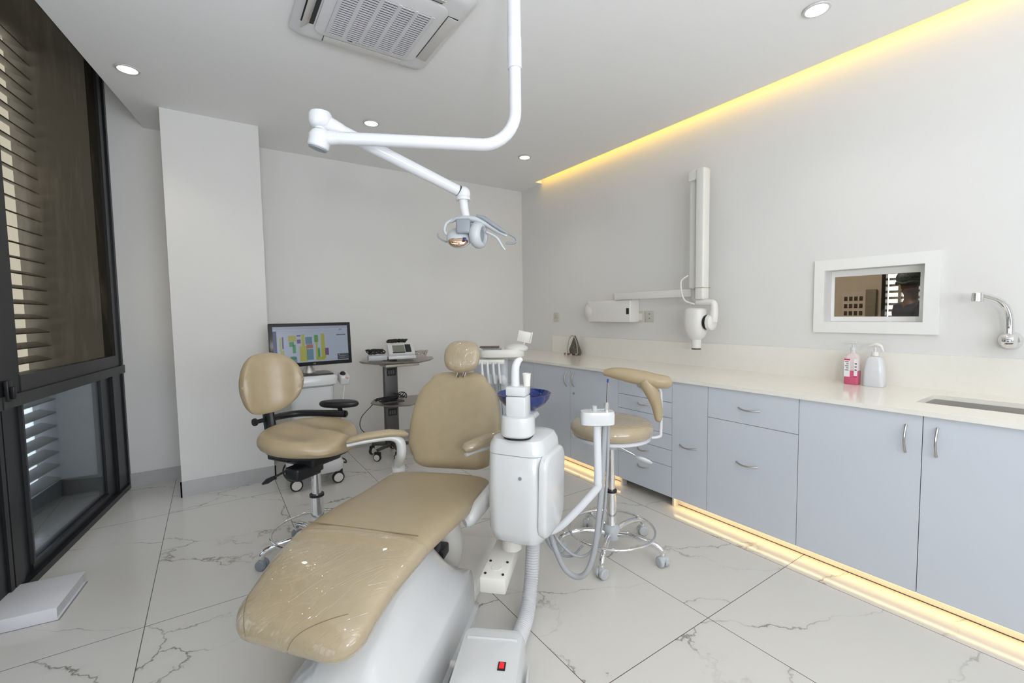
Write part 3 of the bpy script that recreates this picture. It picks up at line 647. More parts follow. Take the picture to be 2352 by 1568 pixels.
# headrest with film
hd = K(1.345, .075, 1.085); HM = Matrix.Translation(hd) @ Matrix.Rotation(-CA, 4, 'Z') @ Matrix.Rotation(R(72), 4, 'X')
bm = B(); ol = smooth_outline([(-.100, .045), (-.065, .088), (0, .098), (.065, .088), (.100, .045), (.102, -.02), (.075, -.068), (0, -.088), (-.075, -.068), (-.102, -.02)], 4)
b2 = B(); slab(b2, ol, -.03, .03, .035, dome=.008); merge(bm, b2, HM); hr = obj('headrest', bm, FILM, ch, label='tan oval headrest under clear film', **W)
bm = B(); 
for dx in (-.035, .035): tube(bm, [K(1.335, .065+dx*.5, .97), K(1.385, .07+dx*.5, 1.03), K(1.385, .075+dx*.5, 1.07)], .009, 8, 3)
obj('headrest_stem', bm, CHROME, ch, **W)
# armrests
def arm(name, pad, post, sgn, lab):
    bm = B(); tube(bm, [K(*p) for p in pad], [.012, .026, .031, .031, .029, .014], 16, flat=.72); a = obj('armrest_pad', bm, LEATHER, ch, label=lab, **W)
    return a
zA = .69
def lerpK(a, b, t, z): return K(a[0]+(b[0]-a[0])*t, a[1]+(b[1]-a[1])*t, z)
LA, LB = (.965, -.43), (1.13, -.175)
bm = B(); tube(bm, [lerpK(LA, LB, t, zA+z) for t, z in ((0, -.004), (.06, .004), (.3, .016), (.7, .020), (.95, .008), (1.02, .0))], [.012, .024, .031, .033, .028, .012], 18, flat=.62); obj('left_armrest_pad', bm, LEATHER, ch, **W)
bm = B(); tube(bm, [lerpK(LA, LB, .0, zA-.022), lerpK(LA, LB, .3, zA-.010), lerpK(LA, LB, .72, zA-.006), lerpK(LA, LB, .88, zA-.035), lerpK(LA, LB, .90, zA-.10), K(1.165, -.245, zA-.17), K(1.175, -.25, zA-.20)], [.012, .017, .022, .034, .034, .032, .032], 16, 5, flat=.75); obj('left_armrest_bracket', bm, PLAST, ch, **W)
bm = B(); cyl(bm, K(1.175, -.25, zA-.235), K(1.175, -.25, zA-.195), .036); rbox(bm, 1.10, 1.22, -.29, -.10, .425, .465, .01, 2, CM); obj('left_armrest_pivot', bm, PLAST, ch, **W)
RA, RB = (.895, .218), (1.06, .36)
bm = B(); tube(bm, [lerpK(RA, RB, t, zA+.004+z) for t, z in ((0, .0), (.08, .008), (.35, .018), (.8, .030), (1.1, .030), (1.2, .02))], [.016, .034, .040, .040, .034, .012], 18, flat=.70); obj('right_armrest_pad', bm, FILM, ch, **W)
bm = B(); tube(bm, [lerpK(RA, RB, .04, zA-.020), lerpK(RA, RB, .4, zA-.008), lerpK(RA, RB, 1., zA-.004), lerpK(RA, RB, 1.25, zA-.04), K(1.14, .37, zA-.12), K(1.16, .36, zA-.2)], [.012, .017, .022, .034, .034, .032], 16, 5, flat=.75); obj('right_armrest_bracket', bm, PLAST, ch, **W)
bm = B(); tube(bm, [K(.765, .255, .410), K(.785, .270, .417), K(.85, .310, .460), K(.93, .360, .52), K(1.03, .375, .56), K(1.12, .365, .55)], [.018, .033, .036, .034, .033, .03], 16, 4, flat=1.0); obj('side_link_arm', bm, PLAST, ch, **W)
# undercarriage
bm = B(); rbox(bm, .2, 1.15, -.14, .14, .385, .425, .012, 2, CM); obj('seat_frame', bm, GREYP, ch, **W)
bm = B(); tube(bm, [K(.78, .10, .42), K(.86, .12, .34), K(.93, .12, .20), K(.93, .1, .1)], [.07, .075, .07, .06], 16, 4, flat=1.0); obj('lift_arm_cover', bm, PLASTC, ch, **W)
bm = B(); rbox(bm, .72, .80, .06, .17, .25, .30, .01, 2, CM); rbox(bm, .66, .73, .08, .16, .30, .37, .01, 2, CM); obj('lift_hinge', bm, BLACK, ch, **W)
# pedestal
def ped(bm):
    rings = []
    tabs = [(-.02, .17, .16), (.0, .19, .20), (.10, .225, .30), (.3, .235, .385), (.5, .235, .40), (.62, .235, .37), (.70, .235, .28), (.76, .232, .205), (.80, .225, .13), (.81, .2, .12)]
    for s, hw, top in tabs:
        c = .085; hw = hw*.875; sh = min(.20, top)
        right = [(hw*.35, top), (hw*.52, top-(top-sh)*.30), (hw*.70, sh+(top-sh)*.34), (hw*.86, sh+(top-sh)*.12), (hw*.965, sh+.002), (hw, sh-.012), (hw+.002, sh*.5), (hw+.004, .03), (hw+.02, .024), (hw+.022, .0)]
        left = [(-a, b) for a, b in right[::-1]]
        ring = [K(s, c+a, b) for a, b in right] + [K(s, c+a, b) for a, b in left]
        rings.append(ring)
    loft(bm, rings)
bm = B(); ped(bm); obj('pedestal', bm, PLAST, ch, angle=50, **W)
bm = B(); rbox(bm, .79, 1.28, -.17, .285, 0, .095, .03, 4, CM); obj('rear_base', bm, PLASTC, ch, **W)

# ------------------------------------------------------------------ spittoon unit (moves with its own arm, bolted to the chair side)
UW = .43; US = .80
sp = thing('spittoon_unit', 'white spittoon unit with a tall rounded body and spout, right of the dental chair', 'spittoon unit', tuple(K(US, UW, 0)))
SM = CM @ Matrix.Translation((US, UW, 0))
def rr3(bm, lv, m4, n=6):
    loft(bm, [[m4 @ Vector((x+cx, y+cy, z)) for x, y in rr_outline(h, h2, r, n)] for h, h2, r, z, cx, cy in lv])
bm = B(); rbox(bm, -.245, .06, -.052, .052, .235, .298, .006, 2, SM); obj('swing_arm', bm, PLASTC, sp, **W)
for dx, dy in ((-.215, -.036), (-.215, .036), (-.125, -.036), (-.125, .036)):
    bm = B(); cyl(bm, SM @ Vector((dx, dy, .296)), SM @ Vector((dx, dy, .302)), .0055, seg=6); obj('bolt', bm, BLACK, sp, **W)
bm = B(); cyl(bm, SM @ Vector((-.17, 0, .297)), SM @ Vector((-.17, 0, .301)), .022, seg=24, bev=.001); obj('pivot_cap', bm, PLASTC, sp, **W)
bm = B(); cyl(bm, SM @ Vector((0.0, .03, .297)), SM @ Vector((0.0, .03, .375)), .045, .04); obj('support_post', bm, PLASTC, sp, **W)
SB = SM @ Matrix.Translation((-.005, .095, .002)) @ Matrix.Rotation(R(13), 4, 'Z') @ Matrix.Diagonal((1.03, 1.05, 1, 1))
bm = B(); rr3(bm, [(.05, .05, .03, .368, 0, 0), (.105, .085, .06, .372, 0, 0), (.132, .108, .06, .392, 0, 0), (.142, .118, .06, .43, 0, 0), (.140, .122, .06, .6, 0, 0), (.132, .117, .055, .748, 0, 0), (.130, .115, .055, .751, 0, 0)], SB); obj('lower_shell', bm, PLAST, sp, **W)
bm = B(); rr3(bm, [(.128, .113, .055, .752, 0, 0), (.133, .118, .055, .754, 0, 0), (.130, .115, .055, .786, 0, 0), (.118, .103, .05, .812, 0, 0), (.092, .080, .045, .822, 0, 0), (.02, .02, .01, .824, 0, 0)], SB); obj('lid', bm, PLAST, sp, **W)
# raised side panel on the right flank
bm = B(); b2 = B(); loft(b2, [[Vector((x, y_, z)) for x, z in rr_outline(hx, hz, .06)] for y_, hx, hz in ((0, .122, .175), (.018, .122, .175), (.026, .117, .170), (.029, .108, .161))])
merge(bm, b2, SB @ Matrix.Translation((-.01, .108, .585)) @ Matrix.Rotation(R(-1.5), 4, 'X')); obj('side_panel', bm, PLAST, sp, **W)
bm = B(); cyl(bm, SB @ Vector((-.1365, .035, .665)), SB @ Vector((-.1405, .035, .665)), .007, seg=16); obj('front_screw', bm, GREYP, sp, **W)
# rotating column head
HC = SM @ Matrix.Translation((-.085, .082, -.026)) @ Matrix.Rotation(R(8), 4, 'Z')
bm = B(); cyl(bm, HC @ Vector((0, 0, .846)), HC @ Vector((0, 0, .855)), .062); obj('swivel_seal', bm, BLACK, sp, **W)
bm = B(); loft(bm, [[HC @ Vector((x, y, z)) for x, y in sell(32, 2.6, r_, r_)] for r_, z in ((.062, .855), (.068, .862), (.067, .92), (.064, .935), (.055, .938))]); obj('column_base', bm, PLAST, sp, **W)
bm = B(); tube(bm, [HC @ Vector((0, 0, .905)), HC @ Vector((.11, .0, .905)), HC @ Vector((.215, -.005, .895))], [.045, .042, .035], 16, 4, flat=.55); obj('bowl_arm', bm, PLAST, sp, **W)
bm = B(); rbox(bm, -.040, .040, -.040, .044, .936, 1.02, .007, 2, HC); rbox(bm, -.040, .040, -.040, .044, 1.021, 1.06, .007, 2, HC); obj('column_tower', bm, PLAST, sp, **W)
bm = B(); tube(bm, [HC @ Vector(p) for p in ((.0, -.010, 1.055), (.0, -.010, 1.10), (.0, -.008, 1.135), (.008, -.001, 1.158), (.022, .010, 1.168))], [.019, .018, .017, .015, .010], 16, 4); obj('bowl_rinse_spout', bm, ENAM, sp, **W)
bm = B(); lathe(bm, [(.0135, 0), (.0165, .045), (.018, .052), (.0165, .052), (.014, .01)], HC @ Vector((.0, .040, 1.06))); obj('cup_filler', bm, PLASTC, sp, **W)
BC = HC @ Vector((.225, -.045, .893))
bm = B(); lathe(bm, [(.02, -.005), (.035, .0), (.028, .012), (.055, .020), (.095, .044), (.118, .072), (.127, .096), (.123, .097), (.112, .075), (.085, .047), (.04, .028), (.0, .024)], BC, 40); obj('bowl', bm, BLUE, sp, label='blue glass spittoon bowl', **W)
# instrument post with holder and hoses
bm = B(); tp = [Vector(p) for p in ((1.17, 1.56, .36), (1.245, 1.505, .378), (1.385, 1.425, .535), (1.398, 1.418, .58), (1.400, 1.42, .66), (1.400, 1.425, .84))]
tube(bm, tp, .0175, 16, 5); obj('holder_arm', bm, ENAM, sp, **W)
HO = Matrix.Translation((1.405, 1.428, .832)) @ Matrix.Rotation(-yaw, 4, 'Z')
bm = B(); loft(bm, [[HO @ Vector((x, y, z)) for x, y in sell(36, 3, a, b)] for a, b, z in ((.062, .034, .0), (.075, .045, .006), (.076, .046, .05), (.072, .043, .062), (.02, .01, .064))]); obj('instrument_holder', bm, PLAST, sp, **W)
bm = B(); cyl(bm, HO @ Vector((-.012, 0, .06)), HO @ Vector((-.012, 0, .085)), .012, .011, 16); cyl(bm, HO @ Vector((-.03, .008, .064)), HO @ Vector((.03, -.012, .07)), .004, seg=8); obj('suction_tip', bm, LGREY, sp, **W)
bm = B(); cyl(bm, HO @ Vector((.04, -.01, .06)), HO @ Vector((.04, -.01, .10)), .009, .012, 12); cyl(bm, HO @ Vector((.04, -.01, .085)), HO @ Vector((.046, -.006, .19)), .003, seg=8); obj('air_water_syringe', bm, CHROME, sp, **W)
bm = B(); cyl(bm, HO @ Vector((.0455, -.006, .19)), HO @ Vector((.047, -.005, .205)), .004, seg=8); obj('syringe_tip', bm, mat('blue_tip', (.01, .03, .3), .3), sp, **W)
bm = B(); tube(bm, [HO @ Vector(p) for p in ((.035, -.0, .0), (.028, .0, -.12), (.015, -.01, -.30), (-.01, -.03, -.50), (-.03, -.04, -.59), (-.06, -.05, -.65), (-.10, -.04, -.675), (-.15, -.02, -.65), (-.19, .0, -.57), (-.215, .04, -.50), (-.24, .08, -.44))], .0125, 12, 8); obj('suction_hose', bm, MGREY, sp, **W)
bm = B(); tube(bm, [HO @ Vector(p) for p in ((.05, -.005, .0), (.045, -.0, -.2), (.03, .01, -.42), (.0, .02, -.55), (-.05, .02, -.61), (-.11, .02, -.605), (-.17, .03, -.55), (-.21, .06, -.49), (-.24, .09, -.44))], .0065, 10, 8); obj('syringe_hose', bm, MGREY, sp, **W)
bm = B(); tube(bm, [HO @ Vector(p) for p in ((-.26, .08, -.44), (-.25, .04, -.50), (-.20, .0, -.57), (-.12, .03, -.62), (-.06, .05, -.58))], .0055, 8, 8); obj('drain_hose', bm, GREYP, sp, **W)
# corrugated supply hose
fh = thing('corrugated_hose', 'thick white corrugated hose running from the spittoon unit to the floor box', 'hose', (1.0, 1.5, 0))
hp = catmull([(1.175, 1.60, .370), (1.165, 1.595, .27), (1.135, 1.57, .14), (1.06, 1.50, .055), (.965, 1.42, .042), (.90, 1.36, .06)], 36)
bm = B(); tube(bm, hp, [.0315 + .0022*math.sin(i*PI/1.5) for i in range(len(hp))], 18); obj('hose_body', bm, mat('hose_white', (.62, .625, .64), .4), fh, world=True)

# floor box with red switch
fb = thing('floor_junction_box', 'white floor box with a small red rocker switch at the bottom of the photo', 'junction box', (.735, 1.265, 0), R(-41))
bm = B(); rr3(bm, [(.118, .16, .03, .0, 0, 0), (.12, .165, .03, .01, 0, 0), (.112, .158, .032, .15, 0, 0), (.104, .150, .032, .176, 0, 0), (.08, .125, .03, .184, 0, 0), (.01, .01, .005, .185, 0, 0)], Matrix.Translation((0, -.03, 0))); obj('cover', bm, PLAST, fb)
bm = B(); rbox(bm, -.092, .092, .055, .066, .150, .1885, .005, 2, Matrix.Translation((0, -.0, 0))); obj('cover_ridge', bm, PLAST, fb)
bm = B(); box(bm, -.0125, .0125, -.017, .017, 0, .004, Matrix.Translation((.052, -.062, .1835))); obj('switch_frame', bm, BLACK, fb, smooth=False)
bm = B(); rbox(bm, -.008, .008, -.0115, .0115, 0, .0065, .002, 2, Matrix.Translation((.052, -.062, .185))); obj('rocker_switch', bm, RED, fb)
bm = B(); rbox(bm, .124, .132, -.17, .06, 0, .10, .003, 2); obj('side_plate', bm, PLAST, fb)
bm = B(); cyl(bm, (-.112, .045, .09), (-.15, .05, .085), .013, bev=.002); obj('side_connector', bm, PLASTC, fb)

# ------------------------------------------------------------------ stools
def star_base(root, R0, angs, ring_r, ring_z, legz, rc=.029, rr_=.018, colm=CHROME, hubm=CHROME, cast=GREYP, ztop=.5, hole=.09):
    bm = B(); lathe(bm, [(.02, .07), (.042, .075), (.046, .10), (.046, .135), (.035, .15), (.025, .155)]); obj('hub', bm, hubm, root)
    bm = B(); cyl(bm, (0, 0, .15), (0, 0, .34), rc, rc*.88, 20); obj('gas_lift_cover', bm, colm, root)
    bm = B(); cyl(bm, (0, 0, .335), (0, 0, .348), rc*1.03, seg=20); obj('lift_collar', bm, BLACK, root)
    bm = B(); cyl(bm, (0, 0, .345), (0, 0, ztop), rr_, seg=16); obj('gas_lift_rod', bm, colm, root)
    for a in angs:
        a = R(a); d = Vector((math.cos(a), math.sin(a), 0)); bm = B()
        tube(bm, [d*.035+Vector((0, 0, .105)), d*.12+Vector((0, 0, .118)), d*(R0-.075)+Vector((0, 0, .11)), d*(R0-.02)+Vector((0, 0, .095)), d*R0+Vector((0, 0, .072)), d*R0+Vector((0, 0, .052))], [.017, .016, .015, .0155, .014, .0135], 12, 4)
        leg = obj('leg', bm, CHROME, root)
        p = d*R0; t = Vector((-d.y, d.x, 0)).lerp(d, .4).normalized()
        bm = B(); cyl(bm, p+t*-.027+Vector((0, 0, .0275)), p+t*-.004+Vector((0, 0, .0275)), .0275, seg=20, bev=.005); cyl(bm, p+t*.004+Vector((0, 0, .0275)), p+t*.027+Vector((0, 0, .0275)), .0275, seg=20, bev=.005)
        ellipsoid(bm, p+Vector((0, 0, .038)), (.022, .022, .02)); obj('caster', bm, cast, leg)
    if ring_r:
        bm = B(); tube(bm, [(ring_r*math.cos(2*PI*k/48), ring_r*math.sin(2*PI*k/48), ring_z) for k in range(48)], .0075, 10, closed=True); obj('foot_ring', bm, CHROME, root)
# right stool (round seat with a curved arm support)
st = thing('assistant_stool', 'round tan assistant stool with a curved torso support and chrome foot ring, by the cabinets', 'stool', (1.805, 1.725, 0))
star_base(st, .285, [-146, -70, 4, 74, 147], .235, .125, .1, hubm=LGREY, cast=LGREY, ztop=.60)
bm = B(); cyl(bm, (0, 0, .58), (0, 0, .64), .03, .045); obj('seat_mount', bm, LGREY, st)
bm = B(); lathe(bm, [(.05, .635), (.19, .640), (.212, .648), (.214, .66), (.2, .668)]); obj('seat_pan', bm, ENAM, st)
bm = B(); lathe(bm, [(.19, .665), (.212, .670), (.224, .690), (.222, .712), (.205, .735), (.17, .745), (.10, .742), (.0, .74)], seg=40); obj('seat', bm, FILM, st, label='round tan seat cushion under clear film')
camr = Matrix.Rotation(-yaw, 4, 'Z')
def SL(x, y, z): return camr @ Vector((x, y, z))
# torso support: boomerang pad on the right side
bm = B(); tube(bm, [SL(-.03, .05, .995), SL(.02, .03, .995), SL(.09, .0, .985), SL(.17, -.03, .970), SL(.24, -.06, .958), SL(.29, -.06, .953), SL(.308, -.058, .953)], [.018, .034, .043, .046, .042, .036, .012], 16, 5, flat=.9); 
tube(bm, [SL(.17, -.04, .965), SL(.205, -.05, .90), SL(.232, -.05, .83), SL(.243, -.05, .755), SL(.246, -.05, .738)], [.040, .037, .030, .020, .008], 14, 5); obj('torso_support', bm, LEATHERD, st)
bm = B(); tube(bm, [SL(.22, -.03, .925), SL(.255, -.03, .91), SL(.262, -.03, .85), SL(.262, -.03, .68), SL(.25, -.03, .650), SL(.18, -.02, .640)], .009, 10, 5); obj('support_rod', bm, ENAM, st)
bm = B(); tube(bm, [SL(.03, -.03, .600), SL(.10, -.05, .565), SL(.13, -.05, .545)], .0040, 8, 3); obj('height_lever', bm, NICKEL, st)
bm = B(); ellipsoid(bm, SL(.165, -.05, .528), (.050, .030, .012), camr @ Matrix.Rotation(R(24), 4, 'Y') @ Matrix.Rotation(R(-25), 4, 'X')); obj('lever_paddle', bm, ENAM, st)

# left stool (saddle seat with backrest and arm)
FA = R(25); fdir = rt*math.cos(FA) + Vector((-fw.x, -fw.y, 0)).normalized()*math.sin(FA); fang = math.atan2(fdir.y, fdir.x)
sl = thing('operator_stool', 'tan saddle-seat operator stool with a curved backrest, left of the dental chair', 'stool', (.445, 2.64, 0), fang)
cA = math.degrees(math.atan2(2.653-2.64, .178-.445)) - math.degrees(fang)
star_base(sl, .28, [cA+k*72 for k in range(5)], .235, .155, .1, rc=.037, rr_=.025, hubm=CHROME, cast=GREYP, ztop=.54)
bm = B()
ol = smooth_outline([(-.235, 0), (-.215, .14), (-.12, .245), (.0, .262), (.10, .225), (.185, .155), (.235, .08), (.245, 0), (.235, -.08), (.185, -.155), (.10, -.225), (.0, -.262), (-.12, -.245), (-.215, -.14)], 4)
def saddle(x, y): return .020*math.exp(-((y/.05)**2))*(1/(1+math.exp(-(x-.06)/.03))) - .026*math.exp(-((abs(y)-.10)/.07)**2)*math.exp(-((x+.02)/.14)**2) - .030*max(0, x-.12)/.13*(abs(y)/.15)
TM = Matrix.Translation((-.015, 0, .668)) @ Matrix.Rotation(R(7), 4, 'Y')
slab(bm, ol, -.045, .045, .042, top_fn=saddle, dome=.004); bmesh.ops.transform(bm, matrix=TM, verts=bm.verts); obj('seat', bm, LEATHERD, sl)
bm = B(); slab(bm, [(x*.86, y*.86) for x, y in ol], -.060, -.036, .01); bmesh.ops.transform(bm, matrix=TM, verts=bm.verts); obj('seat_pan', bm, BLACK, sl)
bm = B(); rbox(bm, -.13, .10, -.10, .10, .530, .612, .02); rbox(bm, -.22, -.06, -.13, .13, .55, .60, .01); rbox(bm, -.05, .05, -.16, .0, .47, .54, .015); cyl(bm, (0, 0, .485), (0, 0, .54), .04); obj('tilt_mechanism', bm, BLACK, sl)
def bpad(bm):
    rings = []; N = 30
    for i in range(N+1):
        u_ = -1+2*i/N; a = u_*R(45); rr = .225
        cxx, cyy = -.065-rr*math.cos(a)*1.0, rr*math.sin(a)
        nrm = Vector((-math.cos(a), math.sin(a), 0))
        k = math.sqrt(max(0, 1-abs(u_)**(4.5 if u_ < 0 else 2.8))); k = max(k, .05)
        hh = .168*k*(1 - .22*max(0, u_)); zc = .962 + .012*min(0, u_) + .010*max(0, u_)
        ring = []
        for p, q in sell(22, 2.6, 1, 1):
            lean = -(q*hh)*.16
            pos = Vector((cxx, cyy, zc+q*hh)) + nrm*(p*.034*min(1, k*1.3)) + Vector((lean, 0, 0)) - nrm*(.014*(q**2))
            ring.append(pos)
        rings.append(ring)
    loft(bm, rings)
bm = B(); bpad(bm); bmesh.ops.transform(bm, matrix=Matrix.Translation((-.30, -.022, 0)) @ Matrix.Rotation(R(-27), 4, 'Z') @ Matrix.Translation((.29, 0, 0)), verts=bm.verts); obj('backrest', bm, LEATHERD, sl)
bm = B(); tube(bm, [(-.375, 0, .86), (-.37, 0, .78), (-.355, 0, .68), (-.325, 0, .61), (-.24, 0, .575), (-.12, 0, .565)], [.022, .026, .028, .028, .028, .022], 12, 5, flat=1.5); obj('back_bracket', bm, BLACK, sl)
bm = B(); cyl(bm, (-.37, -.03, .735), (-.37, -.085, .735), .012); lathe(bm, [(.012, 0), (.022, .004), (.022, .016), (.01, .02)], (-.37, -.075, .735), axis=(0, -1, 0), seg=10); obj('bracket_knob', bm, RUBB, sl)
bm = B(); tube(bm, [(.36, 2.64, .54), (.295, 2.658, .50), (.245, 2.70, .465)], .006, 8); tube(bm, [(.25, 2.695, .467), (.215, 2.72, .445), (.192, 2.74, .428)], [.010, .015, .006], 10); obj('tilt_lever', bm, BLACK, sl, world=True)
bm = B(); tube(bm, [(.265, 2.955, .735), (.33, 3.0, .735), (.452, 3.00, .735), (.638, 2.834, .735), (.655, 2.815, .735)], [.018, .020, .021, .022, .020], 12, 5); cyl(bm, (.635, 2.84, .74), (.635, 2.88, .775), .014); obj('arm_bracket', bm, BLACK, sl, world=True)
bm = B(); slab(bm, smooth_outline([(-.125, 0), (-.09, .035), (0, .050), (.09, .035), (.125, 0), (.09, -.035), (0, -.050), (-.09, -.035)], 4), -.016, .024, .03); bmesh.ops.transform(bm, matrix=Matrix.Translation((.636, 2.89, .785)) @ Matrix.Rotation(-yaw-.05, 4, 'Z'), verts=bm.verts); obj('arm_pad', bm, BLACK, sl, world=True)

# ------------------------------------------------------------------ monitor cart
mc = thing('scanner_cart', 'white wheeled scanner cart under the monitor, beside the pillar', 'medical cart', (.64, 3.86, 0))
bm = B(); rr_loft(bm, [(.19, .17, .06, .10), (.20, .18, .06, .12), (.20, .18, .06, .17), (.18, .16, .06, .205), (.12, .10, .05, .215), (.01, .01, .005, .216)]); obj('base_tray', bm, PLAST, mc)
bm = B(); rr_loft(bm, [(.11, .10, .04, .21), (.135, .11, .05, .35), (.15, .12, .05, .62), (.155, .13, .05, .78), (.01, .01, .005, .781)]); obj('column', bm, PLAST, mc)
bm = B(); rr_loft(bm, [(.15, .13, .05, .781), (.175, .17, .05, .80), (.18, .175, .05, .855), (.165, .165, .045, .872), (.01, .01, .005, .873)]); obj('top_tray', bm, PLAST, mc)
bm = B(); rr_loft(bm, [(.155, .13, .03, .873), (.155, .13, .03, .879), (.14, .115, .03, .882), (.01, .01, .005, .882)]); obj('touch_pad', bm, mat('dark_glass', (.035, .035, .038), .15), mc)
bm = B(); lathe(bm, [(.05, .88), (.045, .90), (.03, .93), (.028, .962)], (0, .055, 0)); obj('monitor_stem', bm, STEEL, mc)
bm = B(); b2 = B(); rbox(b2, -.055, .055, -.05, .05, -.05, .05, .02, 3); merge(bm, b2, Matrix.Translation((.235, -.08, .83)) @ Matrix.Rotation(R(18), 4, 'X') @ Matrix.Diagonal((.7, 1.3, .8, 1))); obj('scanner_cradle', bm, PLAST, mc)
bm = B(); ellipsoid(bm, (.225, -.10, .868), (.022, .035, .018)); obj('scanner_handpiece', bm, BLACK, mc)
bm = B(); ellipsoid(bm, (.245, -.155, .842), (.012, .012, .012)); obj('handpiece_tip', bm, mat('peach_tip', (.7, .5, .4), .3), mc)
bm = B(); tube(bm, [(.235, -.10, .77), (.22, -.10, .65), (.21, -.09, .50), (.22, -.09, .35), (.21, -.07, .22)], .005, 8, 6); obj('scanner_cable', bm, PLASTC, mc)
def cart_caster(root, x, y, r_, m1, rz=0.):
    t = Matrix.Translation((x, y, 0)) @ Matrix.Rotation(rz, 4, 'Z')
    bm = B(); cyl(bm, t @ Vector((0, -.014, r_)), t @ Vector((0, .014, r_)), r_, seg=24, bev=.004); cs = obj('caster', bm, RUBB, root)
    bm = B(); cyl(bm, t @ Vector((0, -.017, r_)), t @ Vector((0, .017, r_)), r_*.76, seg=24, bev=.002); obj('wheel_disc', bm, m1, cs)
    bm = B(); rbox(bm, -.025, .035, -.012, .012, r_*1.4, r_*2.4, .005, 2, t); obj('caster_fork', bm, BLACK, cs)
for x, y in ((-.155, -.15), (.15, -.15), (-.15, .13), (.15, .13)): cart_caster(mc, x, y, .046, PLASTC)
bm = B(); tube(bm, [(-.05, -.12, .14), (-.12, -.2, .10), (-.2, -.1, .08), (-.22, .05, .12), (-.16, .1, .2)], .006, 8, 6); obj('power_cable', bm, RUBB, mc); bm = B(); tube(bm, [(.18, -.02, .14), (.235, -.05, .12), (.24, .02, .13), (.18, .05, .15)], .006, 8, 6); obj('power_cable', bm, RUBB, mc)

mo = thing('monitor', 'black flat monitor on the scanner cart showing a colourful schedule', 'monitor', (.662, 3.85, .93), R(3))
MT = Matrix.Rotation(R(-4), 4, 'X')
bm = B(); rbox(bm, -.305, .305, -.012, .028, .01, .350, .006, 2, MT); obj('casing', bm, mat('monitor_black', (.010, .010, .012), .25), mo)
bm = B(); rbox(bm, -.04, .04, .028, .05, .04, .14, .008, 2, MT); obj('mount', bm, BLACK, mo)
def em(name, c, s=.5): return mat(name, tuple(x*.3 for x in c), .25, emit=c, es=s)
bm = B(); box(bm, -.278, .278, -.0135, -.0122, .040, .324, MT); scr = obj('screen', bm, em('screen_grey', (.33, .38, .47)), mo, smooth=False)
def tiles(name, m, L_):
    for u0, u1, v0, v1 in L_:
        bm = B(); box(bm, -.278+u0*.556, -.278+u1*.556, -.0143, -.0137, .040+(1-v1)*.284, .040+(1-v0)*.284, MT)
        obj('schedule_block' if name.startswith('sched') else name, bm, m, scr, smooth=False)
tiles('schedule_yellow', em('scr_yellow', (.32, .32, .03)), [(.19, .29, .25, .41), (.36, .40, .22, .55), (.33, .43, .55, .97), (.545, .57, .3, .95), (.62, .67, .22, .78), (.62, .68, .78, .92), (.08, .1, .3, .65), (.09, .13, .65, .9), (.55, .66, .88, .96)])
tiles('schedule_green', em('scr_green', (.03, .22, .06)), [(.20, .26, .42, .55), (.24, .28, .5, .73), (.21, .28, .82, .9), (.53, .58, .25, .45), (.57, .6, .62, .88)])
tiles('schedule_teal', em('scr_teal', (.07, .18, .24)), [(.41, .50, .30, .5), (.42, .51, .64, .94), (.20, .29, .84, 1.0)])
tiles('schedule_red', em('scr_red', (.30, .10, .08)), [(.42, .51, .51, .62)])
tiles('schedule_purple', em('scr_purple', (.11, .05, .16)), [(.30, .35, .36, .47), (.11, .13, .28, .6), (.67, .72, .63, .83), (.30, .35, .24, .275)])
tiles('sidebar', em('scr_navy', (.02, .02, .10)), [(0, .045, .12, 1.0)])
tiles('notice', em('scr_dark', (.05, .055, .07)), [(.84, 1.0, .81, .98), (.84, .97, .25, .275), (.88, .92, .10, .12)])
tiles('header_bar', em('scr_header', (.30, .32, .42)), [(.0, 1.0, .0, .08), (.045, .2, .11, .13), (.2, .75, .13, .145)])
tiles('notice_text', em('scr_white', (.6, .6, .6)), [(.86, .87, .83, .86), (.87, .96, .87, .88), (.87, .94, .92, .93)])
text_part('maker_logo', 'LG', .014, MT @ Matrix.Translation((.01, -.0125, .025)) @ Matrix.Rotation(PI/2, 4, 'X'), mat('logo_grey', (.5, .5, .5), .4), mo)

# ------------------------------------------------------------------ equipment trolley
tr = thing('equipment_trolley', 'grey perforated-column trolley with metal shelves, in front of the back wall', 'trolley', (1.385, 4.15, 0))
bm = B(); rbox(bm, -.062, .062, -.03, .03, .10, .92, .004, 2); obj('column', bm, STEELD, tr)
bm = B()
for z in (.80, .42):
    box(bm, -.040, .045, -.034, -.0305, z-.035, z+.035)
obj('socket_plate', bm, BLACK, tr, smooth=False)
bm = B()
for z in (.80, .42):
    for dx in (-.022, .0, .022): box(bm, dx-.007, dx+.007, -.0365, -.0345, z-.018, z+.016)
obj('socket_insert', bm, STEELD, tr, smooth=False)
def tray(bm, z, x0, x1, d, th=.014, lip=.03):
    pts = [(x0, -.02, z+lip), (x0+.10, -d, z+lip*.4), (x0+.17, -d-.02, z), (x1-.22, -d-.03, z-.01), (x1-.04, -d+.04, z+lip*.3), (x1, -.0, z+lip), (x1-.05, .14, z+lip), (x0+.08, .14, z+lip)]
    P = [p for p in pts]; a = [bm.verts.new(p) for p in P]; b = [bm.verts.new((p[0]*.92, p[1]*.85, p[2]-th)) for p in P]; n = len(P)
    bm.faces.new(a); bm.faces.new(b[::-1])
    for i in range(n): bm.faces.new((a[i], a[(i+1) % n], b[(i+1) % n], b[i]))
SHELF = mat('shelf_metal', (.42, .39, .34), .35, metal=.5)
bm = B(); tray(bm, .905, -.29, .43, .17, .02, .012); obj('top_shelf', bm, SHELF, tr)
bm = B(); rbox(bm, -.10, .22, -.185, -.0, .86, .885, .006); obj('shelf_drawer', bm, SHELF, tr)
bm = B(); tray(bm, .505, -.20, .36, .14, .018, .02); obj('lower_shelf', bm, SHELF, tr)
